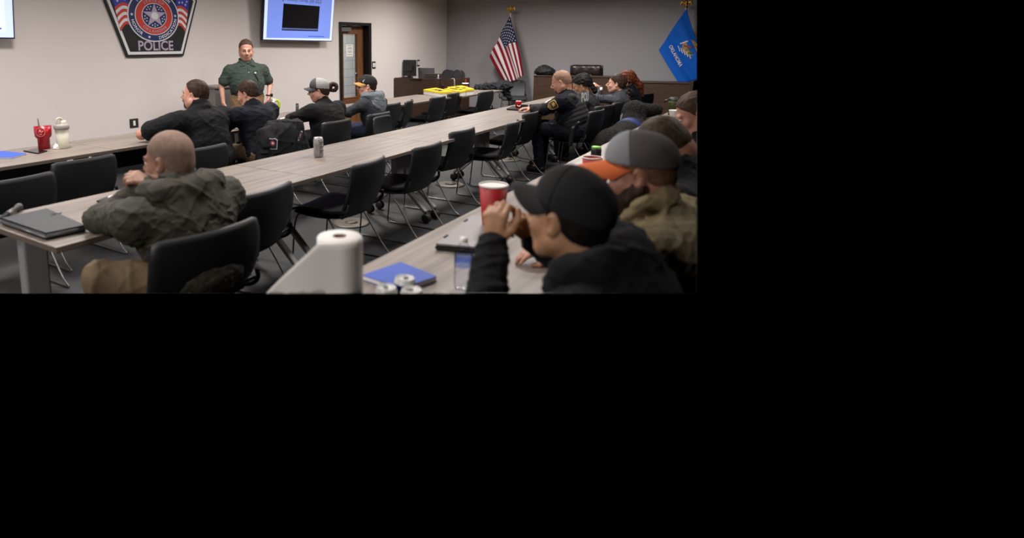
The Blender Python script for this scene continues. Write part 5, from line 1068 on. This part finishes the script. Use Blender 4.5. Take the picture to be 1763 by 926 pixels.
# 6 the police officer
hc = ond(966, 141, 7.65); L0 = seat_for(hc, .22, -.02)
T6 = lambda p: np.array(p) - np.array((L0[0], L0[1], 0))
h6 = onz(905, 186, .79)
t, hf, B = person('police officer in navy uniform and black vest, arms on the middle table', L0, head=(-.02, .22, hc[2]), yaw=.14, pitch=.38, hs=1.14, g=1.36, belly=1.1, neck_r=.074, fat=.008, skin_m=sk2, top_m=c_pol, pants_m=c_pol, el=[(-.34, .30, .82), (.30, .32, .80)], wr=[T6(h6) + (.0, -.10, 0), (.02, .62, .79)], vox=.010, bvox=.008, seed=9, arm_r=1.2,
    knee=[(-.17, .46, .56), (.17, .46, .56)], ankle=[(-.16, .40, .1), (.2, .50, .1)])
hair_cap(hf, t, h_light, .003, vox=.005, amp=.001, line=([-.12, -.085, -.045, -.022, -.008, .012, .03, .04, .05, .06], [-.055, -.055, -.045, -.02, .022, .02, .04, .065, .11, .2])); eyes(hf, t); brows(hf, t, h_brn); beard(hf, t, h_gb, .002, False)
F_ = Field(); nb_, u_, R6 = B['nb'], B['up'], B['Rs']; PP = lambda x, y, z: nb_ + R6 @ np.array((x, y, z))
F_.ell(PP(0, -.012, -.21), np.array((.232, .168, .20)), R6, k=.05); F_.ell(PP(0, .0, -.34), np.array((.245, .185, .17)), R6, k=.05)
for q in (-1, 1): F_.cap(PP(q * .12, -.10, -.08), PP(q * .12, .06, -.06), .05, k=.04)
F_.cap(PP(0, 0, 0), PP(0, .02, .2), .095, k=.02, sub=True); F_.build('vest', mat('vest_black', (15, 15, 17), .8, bump=(60, .5, .006)), .010, t, post=lambda P, v: v + .0022 * np.sign(np.sin(((P - nb_) @ R6)[:, 2] * 2 * math.pi / .055)) * (((P - nb_) @ R6)[:, 2] < -.15))
def patch_on(par, origin, e_x, e_y, n_, build): b = MB(); build(b, lambda x, y, o=0: Vector((np.array(origin) + np.array(e_x) * x + np.array(e_y) * y + np.array(n_) * o).tolist())); return b
# back panel lettering
ex6 = R6 @ np.array((1., 0, 0)); ey6 = unit(R6 @ np.array((0, -.32, 1.))); n6 = np.cross(ex6, ey6) ; n6 = n6 if n6[1] < 0 else -n6
o6 = PP(-.15, -.165, -.15) + n6 * .055; s6 = .36 / text_w('POLICE', .05)
MB_ = MB(); put_text(MB_, 'POLICE', lambda x, y: Vector((o6 + ex6 * x * s6 + ey6 * y * s6 * 1.35 - n6 * (.6 * (x * s6 - .155) ** 2) * 1.5).tolist()), .05); bmesh.ops.solidify(MB_.bm, geom=list(MB_.bm.faces), thickness=.002); MB_.build('back_lettering', m_white, t)
s0, e0 = B['S'][0], B['E'][0]; ad = unit(e0 - s0); po = s0 + ad * .105; nn_ = unit(np.array((-1., -.45, .25)) - ad * np.dot(np.array((-1., -.45, .25)), ad)); sx = np.cross(ad, nn_); po = po + nn_ * .092
b = MB(); 
def shp(k, off): return [Vector((po + sx * x * k - ad * y * k + nn_ * off - nn_ * 3.2 * (x * k) ** 2).tolist()) for x, y in ((-.052, .04), (-.02, .05), (0, .045), (.02, .05), (.052, .04), (.05, -.02), (.03, -.05), (0, -.06), (-.03, -.05), (-.05, -.02))]
b.bm.faces.new([b.bm.verts.new(v) for v in shp(1.05, 0)]); bmesh.ops.solidify(b.bm, geom=list(b.bm.faces), thickness=.003); pt = b.build('shoulder_patch', mat('patch_gold', (200, 158, 40), .7), t)
b = MB(); b.bm.faces.new([b.bm.verts.new(v) for v in shp(.86, .003)]); bmesh.ops.solidify(b.bm, geom=list(b.bm.faces), thickness=.002); b.build('patch_field', mat('patch_navy', (24, 30, 66), .7), pt)
b = MB()
for pl in ([(-.035, .018), (.01, .028), (.036, .016), (.02, .004), (.036, -.012), (.0, -.006), (-.03, -.012), (-.01, .006)], [(-.026, -.030), (.026, -.030), (.022, -.040), (-.022, -.040)]): b.bm.faces.new([b.bm.verts.new(Vector((po + sx * x - ad * y + nn_ * .006 - nn_ * 3.2 * x * x).tolist())) for x, y in pl])
bmesh.ops.solidify(b.bm, geom=list(b.bm.faces), thickness=.002); b.build('patch_emblem', MATS['patch_gold'], pt)
q = B['W'][0] + unit(B['E'][0] - B['W'][0]) * .04; MB().lathe([(.036, -.02), (.04, -.015), (.04, .015), (.036, .02)], 20, Matrix.Translation(Vector(q)) @ Vector(unit(B['E'][0] - B['W'][0])).to_track_quat('Z', 'Y').to_matrix().to_4x4()).build('watch', m_black, t)
hip = np.array((-.24, -.02, .60)); F_ = Field(); F_.cap(hip, hip + (0, .03, -.2), .035, .028, k=.02).cap(hip + (0, -.02, .02), hip + (-.01, -.06, .07), .024, k=.01); F_.build('holster', m_black, .008, t)
# 7 dark haired person behind the officer
hc = ond(1000, 147, 8.4); L0 = seat_for(hc, .2)
def longh(F_, hf): c, R, s = hf; F_.cap(c + R @ np.array((0, -.07, .0)) * s, c + R @ np.array((.01, -.10, -.14)) * s, .065, .05, k=.04); F_.ell(c + R @ np.array((0, -.06, .03)) * s, np.array((.095, .09, .095)) * s, R, k=.03)
t, hf, B = person('person with long dark hair in dark plum top, bent behind the officer', L0, head=(0, .2, hc[2] + .01), yaw=.25, pitch=.5, hs=1.05, g=1.05, skin_m=sk3, top_m=c_dk, pants_m=c_blk, vox=.011, bvox=.009, seed=10)
hair_cap(hf, t, h_dk, .016, vox=.007, extra=longh, amp=.006)
# 8 the woman in the slate shirt
hc = ond(1061, 144, 8.8); L0 = seat_for(hc, .1)
t, hf, B = person('person in slate grey shirt with brown hair in a long braid, hand raised', L0, head=(0, .1, hc[2]), yaw=.22, pitch=0, hs=1.12, g=1.04, skin_m=sk1, top_m=c_slate, sleeve=1, pants_m=c_blk, el=[(-.28, .30, .84), (.26, .24, .80)], wr=[ond(1033, 151, 8.85) - np.array((L0[0], L0[1], 0)), (.1, .45, .79)], hands=[dict(d=(-.6, .5, .4), n=(-.3, -.3, .8), curl=1.1, s=1.2), {}], vox=.010, bvox=.008, seed=11, jaw=.85)
def tail(F_, hf): c, R, s = hf; F_.ell(c + R @ np.array((0, -.10, .03)) * s, np.array((.035, .03, .035)), R, k=.03)
hair_cap(hf, t, h_brn, .010, vox=.006, extra=tail); eyes(hf, t); brows(hf, t, h_brn)
c_, R_, s_ = hf; b = Field(); p0 = c_ + R_ @ np.array((.0, -.13, .03)) * s_
for k in range(11): q = p0 + np.array((.012 * (1 if k % 2 else -1), -.02 - .002 * k, -.028 * k)); b.ell(q, (.019, .019, .022), k=.01)
b.build('braid', h_brn, .007, t)
# 9 the woman with the red ponytail
hc = ond(1079, 136, 9.5); L0 = seat_for(hc, .15)
t, hf, B = person('person with auburn ponytail in dark top behind the braided one', L0, head=(0, .15, hc[2]), yaw=-.1, pitch=.1, hs=1.06, g=1.0, skin_m=sk1, top_m=c_navy, pants_m=c_blk, vox=.011, bvox=.009, seed=12)
def ptail(F_, hf): c, R, s = hf; F_.cap(c + R @ np.array((0, -.10, .02)) * s, c + R @ np.array((.06, -.16, -.10)) * s, .035, .045, k=.03); F_.cap(c + R @ np.array((.06, -.16, -.10)) * s, c + R @ np.array((.11, -.17, -.27)) * s, .045, .022, k=.03)
hair_cap(hf, t, h_red, .014, vox=.007, extra=ptail, amp=.006)
# 10 the person at the right edge
hc = ond(1197, 196, 3.75); L0 = seat_for(hc, .3)
T10 = lambda p: np.array(p) - np.array((L0[0], L0[1], 0)); w10 = ond(1176, 206, 3.9); w10[2] = .79
t, hf, B = person('person with short hair cut off by the right edge, hand on the right row', L0, head=(0, .3, hc[2]), yaw=.3, pitch=.45, hs=1.08, g=1.15, neck_r=.062, skin_m=sk2, top_m=c_blk, sleeve=.75, pants_m=c_blk, el=[(-.25, .38, .80), (.28, .38, .80)], wr=[(T10(w10)) + (0, -.14, 0), (.12, .6, .79)], hands=[dict(d=(.1, 1, .0), curl=.4), {}], vox=.009, bvox=.006, seed=13, neck_low=.05)
hair_cap(hf, t, h_gb, .006, vox=.005); eyes(hf, t)
# 11 the bowed head
hc = ond(1142, 252, 2.85); L0 = seat_for(hc, .38)
t, hf, B = person('person with cropped brown hair and black top, head bowed low over the right row', L0, head=(0, .38, hc[2]), yaw=.1, pitch=.85, hs=1.1, g=1.25, neck_r=.075, skin_m=sk2, top_m=c_blk, pants_m=c_blk, el=[(-.3, .42, .80), (.3, .42, .80)], wr=[(-.1, .6, .79), (.1, .6, .79)], vox=.008, bvox=.006, seed=14, neck_low=.09, cloth_extra=lambda F_, hf, nb, up_, Rs, S: F_.cap(nb - up_ * .03 + Rs @ np.array((0, -.02, 0)), nb + (hf[0] - nb) * .32 + np.array((0, -.02, .0)), .105, .098, k=.04))
hair_cap(hf, t, h_gb, .005, vox=.004, amp=.001); eyes(hf, t)
# 12 the man in the olive pullover
hc = ond(1100, 296, 2.12); L0 = seat_for(hc, .3)
def colr(F_, hf, nb, up_, Rs, S):
    for a, b in (((-.075, .06, .01), (-.085, .0, .035)), ((-.085, .0, .035), (-.05, -.065, .045)), ((-.05, -.065, .045), (.05, -.065, .045)), ((.05, -.065, .045), (.085, .0, .035)), ((.085, .0, .035), (.075, .06, .01))): F_.cap(nb + Rs @ np.array(a), nb + Rs @ np.array(b), .024, k=.02)
t, hf, B = person('bearded person in olive pullover and grey trucker cap with orange brim', L0, head=(0, .3, hc[2]), yaw=.12, pitch=.24, hs=1.08, g=1.34, belly=1.1, neck_r=.074, skin_m=sk2, top_m=c_olv, pants_m=c_jean, el=[(-.30, .30, .80), (.33, .4, .80)], wr=[(.02, .56, .79), (.12, .62, .79)], vox=.007, bvox=.005, seed=15, cloth_extra=colr, neck_low=.01, wr_amp=.008, arm_r=1.2)
hair_cap(hf, t, mat('faded_sides_hair', (120, 84, 64), .7, var=(40, (92, 64, 48)), spec=.2), .003, vox=.004, amp=.0008); beard(hf, t, h_brn, .010); eyes(hf, t); brows(hf, t, h_brn)
cap_hat(hf, t, mat('cap_light_grey', (134, 136, 138), .85), mat('cap_dark_mesh', (86, 80, 80), .85, bump=(320, .8, .004)), mat('cap_brim_orange', (206, 98, 40), .8), logo=(-1, mat('logo_orange', (196, 112, 66), .8), [[(.55, .075), (.95, .088), (.9, .078), (.55, .066)]]), split=.012, tilt=.10, brim_len=.10)
# 13 the man in the black hoodie
hc = ond(978, 372, 1.70); L0 = seat_for(hc, .32)
T13 = lambda p: np.array(p) - np.array((L0[0], L0[1], 0))
hl = ond(850, 416, 1.86); hr = ond(918, 410, 1.96); eL = ond(832, 560, 1.66); eR = ond(985, 455, 1.98)
eL[2] = max(eL[2], .79); 
t, hf, B = person('person in black hoodie and black cap with clasped hands before the face', L0, head=(0, .32, hc[2]), yaw=-.26, pitch=.02, hs=1.06, g=1.38, neck_r=.064, skin_m=sk3, top_m=c_hood, pants_m=c_blk, el=[T13(eL), T13(eR)], wr=[T13(hl), T13(hr)],
    hands=[dict(d=(.10, .0, .8), n=(-.85, .15, .15), curl=1.5, side=1, s=1.05, thumb=.2), dict(d=(-.52, .35, .62), n=(.2, .6, .75), curl=1.25, side=-1, s=1.05, thumb=.2)], vox=.0065, bvox=.0042, seed=16, arm_r=1.15, wr_amp=.008)
F_ = Field(); hood(F_, B['nb'], B['up'], B['Rs'], .042, .15, .165, .115); F_.build('hood', c_hood, .0065, t, noise=wrinkle(.007, 1.2, 14, (0, 0, 1)), post=lambda P, v: np.maximum(v, -((P - B['hd']) ** 2).sum(1) ** .5 + .122))
hair_cap(hf, t, h_dk, .004, vox=.004, amp=.001); eyes(hf, t)
cap_hat(hf, t, mat('cap_black_wool', (17, 17, 18), .9), MATS['cap_black_wool'], MATS['cap_black_wool'], brim_len=.090, tilt=.20)
# 14 the standing man
hc = ond(423, 86, 8.15); L0 = (hc[0], hc[1], 0)
face = math.atan2(-hc[1] + .4, -hc[0] + 2.2) - math.pi / 2 
hz = hc[2]; k = hz / 1.62
kk = 131 / 6.6
t, hf, B = person('standing person in green polo and khaki trousers looking down by the white wall', L0, rz=face, head=(0, .03, hz), yaw=-.12, pitch=.22, roll=0, hs=1.12, g=1.26, belly=1.15, neck_r=.070, fat=.004, pelvis=(0, -.02, .955), standing=True, skin_m=sk1, top_m=c_polo, sleeve=.44, pants_m=c_khaki,
    sh=[(-.222, -.02, hz - .265), (.222, -.02, hz - .265)], el=[(-.325, -.05, hz - .46), (.335, -.03, hz - .47)], wr=[(-.275, .07, hz - .63), (.33, .04, hz - .68)], knee=[(-.12, .03, .48), (.12, .03, .48)], ankle=[(-.13, 0, .1), (.13, 0, .1)],
    hands=[dict(d=(.25, .05, -1), n=(-1, 0, 0), curl=.5), dict(d=(-.05, .1, -1), n=(1, 0, 0), curl=.9)], vox=.008, bvox=.006, seed=17, arm_r=.98, neck_low=-.01)
hair_cap(hf, t, h_gb, .006, vox=.004, amp=.003, line=([-.12, -.085, -.045, -.022, -.008, .012, .03, .055, .075, .09], [-.06, -.06, -.045, -.02, .022, .02, .05, .074, .090, .104])); brows(hf, t, h_gb)
b = MB()
for q in (-1, 1): b.tube([hf[0] + hf[1] @ (np.array(v) * hf[2]) for v in ((q * .018, .0935, .000), (q * .030, .0945, -.003), (q * .043, .089, .001))], .0022, 6)
b.build('eyelashes', h_dk, t)
nb_ = B['nb']
def strip(b, pts, w_): b.tube([Vector(p) for p in pts], w_, 6, smooth_it=1)
F_ = Field()
for q in (-1, 1):
    for a, bb in (((0, -.075, .035), (q * .075, -.04, .03)), ((q * .075, -.04, .03), (q * .085, .03, -.0)), ((q * .085, .03, -.0), (q * .05, .095, -.045)), ((q * .05, .095, -.045), (q * .085, .09, -.06))): F_.cap(nb_ + np.array(a), nb_ + np.array(bb), .016, k=.012)
F_.build('collar', c_polo, .006, t)
F_ = Field(); F_.ell(nb_ + (0, .07, -.035), (.045, .03, .03)); F_.build('undershirt', c_blk, .006, t)
b = MB(); b.tube([nb_ + (.0, .125, -.06), nb_ + (.0, .146, -.12), nb_ + (0, .155, -.17)], .006, 6); b.build('button_placket', c_polo, t)
MB().lathe([(.001, 0), (.008, 0), (.001, .004)], 10, Matrix.Translation(Vector(nb_ + (.002, .158, -.14))) @ Matrix.Rotation(-math.pi / 2, 4, 'X')).build('button', m_white, t)
F_ = Field(); F_.ell((0, .0, 1.0), (.225, .175, .024)); F_.build('belt', m_black, .007, t)
b = MB(); q = nb_ + np.array((-.085, .15, -.15)); b.lathe([(.001, 0), (.016, 0), (.014, .006), (.001, .006)], 14, Matrix.Translation(Vector(q)) @ Matrix.Rotation(-math.pi / 2, 4, 'X')); b.build('badge', m_white, t)
b = MB(); b.tube([q + (.0, .0, 0), q + (-.012, .01, -.04), q + (-.03, .012, -.08), q + (-.035, .012, -.11), q + (-.01, .012, -.05), q + (.02, .0, .01), q + (-.03, .0, .02)], .007, 6); b.build('hanging_spectacles', m_black, t)
q = B['W'][0] * .85 + B['E'][0] * .15; MB().tube([q + (.036 * math.cos(a), .036 * math.sin(a), 0) for a in np.linspace(0, 6.28, 16, endpoint=False)], .009, 8, closed=True).box(tuple(q + (-.045, .0, -.022)), tuple(q + (-.012, .045, .022)), .006).build('watch', m_black, t)
ph = MB().box((-.02, -.035, -.05), (.02, .035, .04), .01).build('remote', m_black); Mw_ = Matrix.Translation(Vector(L0)) @ Matrix.Rotation(face, 4, 'Z'); v = Mw_ @ Vector(B['W'][1] + (-.02, .04, -.11)); ph.location = v; tag(ph, 'small black remote held low in the hand of the standing person', 'remote')
# ------------------------------------------------------------------ police jacket over the chair
p = onz(482, 224, .81); t = thing('jacket', 'black police jacket with round sleeve patch hung over a chair back', 'jacket', (p[0], p[1] , 0)); F_ = Field()
F_.cap((-.24, 0, .80), (.24, 0, .82), .06, k=.04); F_.ell((0, -.03, .66), (.31, .10, .20), k=.05).ell((0, -.02, .50), (.32, .10, .17), k=.05); F_.cap((-.24, -.05, .74), (-.33, -.08, .5), .07, .06, k=.04).cap((.22, -.01, .82), (.31, -.04, .58), .06, .055, k=.04); F_.cap((-.12, .02, .86), (.12, .02, .87), .04, k=.04)
F_.build('cloth', mat('black_softshell', (16, 16, 18), .75, sheen=.2, bump=(120, .3, .003)), .009, t, noise=wrinkle(.010, 1.6, 31, (0, 0, 1)))
def sleeve_patch(c0, e_x, e_y, n_, kx, nm):
    c0, e_x, e_y, n_ = [np.array(v, float) for v in (c0, e_x, e_y, n_)]
    def poly(s, off, pts): b = MB(); b.bm.faces.new([b.bm.verts.new(Vector((c0 + e_x * x * s * kx + e_y * y * s + n_ * off).tolist())) for x, y in pts]); bmesh.ops.solidify(b.bm, geom=list(b.bm.faces), thickness=.003); return b
    sh_ = [(-.052, .035), (-.025, .05), (0, .044), (.025, .05), (.052, .035), (.034, -.055), (-.034, -.055)]
    a = poly(1.0, 0, sh_).build(nm, m_ew, t); poly(.86, .004, sh_).build('patch_field', m_eb, a); cir = lambda r: [(r * math.cos(i * .3927), r * math.sin(i * .3927) + .002) for i in range(16)]
    poly(.9, .008, cir(.036)).build('patch_ring', m_en, a); poly(.9, .011, cir(.026)).build('patch_disc', m_er, a); poly(.9, .014, cir(.013)).build('patch_star', m_ew, a)
c1 = onz(470, 247, .655) - np.array((p[0], p[1], 0)); nv = -fh * .9; c1 = ond(470, 247, float(np.dot(np.array((p[0], p[1], .66)) - CAM, fw)) - .30) - np.array((p[0], p[1], 0))
sleeve_patch(c1, (rt * .97).tolist(), (uv + rt * -.12).tolist(), (-fw).tolist(), .95, 'sleeve_patch')
c2 = ond(517, 233, float(np.dot(np.array((p[0], p[1], .66)) - CAM, fw)) - .02) - np.array((p[0], p[1], 0)); sleeve_patch(c2, (rt * .35 + uv * -.2).tolist(), (uv * .9 - rt * -.35).tolist(), (-fw).tolist(), .5, 'sleeve_patch')
# ------------------------------------------------------------------ the dog behind the chairs
m_fur = mat('dark_curly_fur', (15, 14, 14), .95, sheen=.3, bump=(70, 1.0, .03), var=(34, (42, 39, 37))); m_vest = mat('service_vest_blue', (22, 36, 96), .7); m_vblk = mat('vest_strap_black', (18, 18, 20), .8)
pd = ond(1060, 222, 7.6); t = thing('dog', 'dark curly haired dog in a blue vest sitting between chairs and right row', 'dog', (pd[0], pd[1], 0))
TD = lambda px, py, D: ond(px, py, D) - np.array((pd[0], pd[1], 0))
rump = TD(1052, 240, 7.45); rump[2] = .40; back = TD(1072, 220, 7.65); chest = TD(1092, 222, 8.0); wth = TD(1088, 207, 8.0); hd_ = TD(1093, 191, 8.05); noz = TD(1130, 189, 8.25)
F_ = Field(); F_.cap(rump, chest, .16, .16, k=.08); F_.ell(rump + (0, 0, -.05), (.18, .18, .22), k=.06); F_.cap(chest, wth, .13, .10, k=.05); F_.cap(wth, hd_, .09, .10, k=.04); F_.ell(hd_, (.135, .135, .125), k=.03)
F_.cap(hd_ + (noz - hd_) * .3, noz, .085, .060, k=.03); F_.ell(noz, (.05, .05, .045), k=.02)
sd = unit(np.cross(unit(noz - hd_), (0, 0, 1))); hor = unit(noz - hd_)
for q in (-1, 1): F_.cap(hd_ + sd * q * .10 + np.array((0, 0, .05)) - hor * .02, hd_ + sd * q * .125 + np.array((0, 0, -.10)) - hor * .03, .034, .046, k=.02)
bd = unit((chest - rump) * (1, 1, 0)); bs = np.array((-bd[1], bd[0], 0))
for q in (-1, 1):
    f0 = chest + bs * q * .09 + (0, 0, -.08); f1 = f0 * (1, 1, 0) + bd * .02 + (0, 0, .28); f2 = f1 * (1, 1, 0) + (0, 0, .05); F_.cap(f0, f1, .07, .05, k=.04).cap(f1, f2, .05, .042, k=.02).cap(f2, f2 + bd * .07, .042, .036, k=.02)
    h0 = rump + bs * q * .13 + (0, 0, -.08); h1 = h0 * (1, 1, 0) + bd * .22 + (0, 0, .26); h2 = h0 * (1, 1, 0) + bd * -.02 + (0, 0, .10); F_.cap(h0, h1, .11, .07, k=.04).cap(h1, h2, .055, .045, k=.02).cap(h2 * (1, 1, 0) + (0, 0, .045), h2 * (1, 1, 0) + bd * .17 + (0, 0, .045), .042, .038, k=.02)
F_.cap(rump - bd * .15 + (0, 0, -.15), rump * (1, 1, 0) - bd * .38 + (0, 0, .07), .045, .035, k=.04)
rs = np.random.RandomState(2); DD = [(rs.normal(size=3) * 75, rs.uniform(0, 6)) for _ in range(7)]
F_.build('body', m_fur, .009, t, noise=lambda P: -.011 * sum(np.abs(np.sin(P @ d + p)) for d, p in DD) / 3)
MB().lathe([(.001, -.018), (.018, -.014), (.02, 0), (.015, .014), (.001, .018)], 14, Matrix.Translation(Vector(noz + hor * .05))).build('nose', m_rub, t)
for q in (-1, 1): e = hd_ + hor * .098 + sd * q * .045 + np.array((0, 0, .032)); MB().lathe([(.001, -.011), (.010, -.006), (.010, .006), (.001, .011)], 10, Matrix.Translation(Vector(e))).build('eye', m_iris, t)
F_ = Field(); mid = rump * .35 + chest * .65; F_.cap(rump * .5 + chest * .5, chest, .182, .180, k=.05)
def vp(P, v): u_ = (P - rump) @ unit(chest - rump) / np.linalg.norm(chest - rump); return np.maximum(v, np.maximum(np.abs(u_ - .78) - .17, (mid[2] - .06 - P[:, 2]) * 3) * .4)
F_.build('vest', m_vblk, .010, t, post=vp)
F_ = Field(); F_.cap(rump * .5 + chest * .5, chest, .187, .185, k=.05); F_.build('vest_panel', m_vest, .010, t, post=lambda P, v: np.maximum(vp(P, v), (np.abs((P - rump) @ unit(chest - rump) / np.linalg.norm(chest - rump) - .74) - .08) * .4))
a1 = wth + (0, 0, .02); MB().tube([wth + unit(bs * math.cos(a) + np.array((0, 0, 1)) * math.sin(a) * .9 + bd * .2) * .15 for a in np.linspace(0, 6.28, 20, endpoint=False)], .014, 6, closed=True).build('collar', mat('white_strap', (160, 156, 150), .7), t)
b = MB(); q = TD(1086, 217, 7.72); MB().lathe([(.001, 0), (.032, 0), (.028, .008), (.001, .008)], 16, Matrix.Translation(Vector(q)) @ Vector(-fw).to_track_quat('Z', 'Y').to_matrix().to_4x4()).build('vest_badge', mat('badge_pink', (170, 120, 110), .7), t)
# bottle held by the woman in slate
p = ond(1035, 152, 8.2); t = thing('water_bottle', 'small clear bottle cap seen beside the raised hand by the bench', 'bottle', (p[0], p[1], TT)); hh = max(.15, float(p[2]) - TT)
MB().lathe([(.001, 0), (.035, 0), (.035, hh * .7), (.014, hh * .88), (.014, hh), (.001, hh)], 20).build('bottle_wall', m_plast, t); MB().lathe([(.017, hh * .92), (.017, hh * 1.05), (.001, hh * 1.05)], 16, cap=False).build('cap', m_lidw, t)
# ------------------------------------------------------------------ the photograph shows nothing right of x=1200 or below y=505: nothing is built there
bpy.context.view_layer.update()
def _plane(px0, py0, px1, py1, inside):
    a, b = ray(px0, py0), ray(px1, py1); n = np.cross(a, b); n = n / np.linalg.norm(n)
    if np.dot(n, ray(*inside)) > 0: n = -n
    return n            # points outwards
PL = [_plane(PW, 0, PW, PH, (600, 250)), _plane(0, PH, PW, PH, (600, 250))]
keep_whole = {'ceiling'}
seen_mesh = {}
for o in list(sc.objects):
    if o.type != 'MESH' or o.name in keep_whole: continue
    Mw = np.array(o.matrix_world); me = o.data; n = len(me.vertices)
    if n == 0: continue
    co = np.empty(n * 3, np.float32); me.vertices.foreach_get('co', co); co = co.reshape(-1, 3) @ Mw[:3, :3].T + Mw[:3, 3]
    S = [(co - CAM) @ pn for pn in PL]
    if all((s <= 1e-6).all() for s in S): continue
    if any((s >= 0).all() for s in S):
        ch = list(o.children)
        if o.name.startswith(('wall', 'floor', 'base')): pass
        for c in ch: bpy.data.objects.remove(c)
        bpy.data.objects.remove(o); continue
    if me.users > 1: me = me.copy(); o.data = me
    bm = bmesh.new(); bm.from_mesh(me); inv = o.matrix_world.inverted(); big = len(bm.verts) > 3000
    for pn, s in zip(PL, S):
        if (s <= 1e-6).all(): continue
        co_l = inv @ Vector(CAM.tolist()); nl = (o.matrix_world.to_3x3().transposed() @ Vector(pn.tolist())).normalized()
        g = bmesh.ops.bisect_plane(bm, geom=list(bm.verts) + list(bm.edges) + list(bm.faces), dist=1e-6, plane_co=co_l, plane_no=nl, clear_outer=True)
        ed = [e for e in g['geom_cut'] if isinstance(e, bmesh.types.BMEdge)]
        if ed:
            try: bmesh.ops.triangle_fill(bm, edges=ed, use_beauty=False)
            except Exception: pass
    bm.to_mesh(me); bm.free()
def _has_mesh(o): return o.type in ('MESH', 'FONT', 'CURVE') or any(_has_mesh(c) for c in o.children)
for o in [o for o in sc.objects if o.type == 'EMPTY' and o.parent is None]:
    if not _has_mesh(o):
        for c in list(o.children): bpy.data.objects.remove(c)
        bpy.data.objects.remove(o)
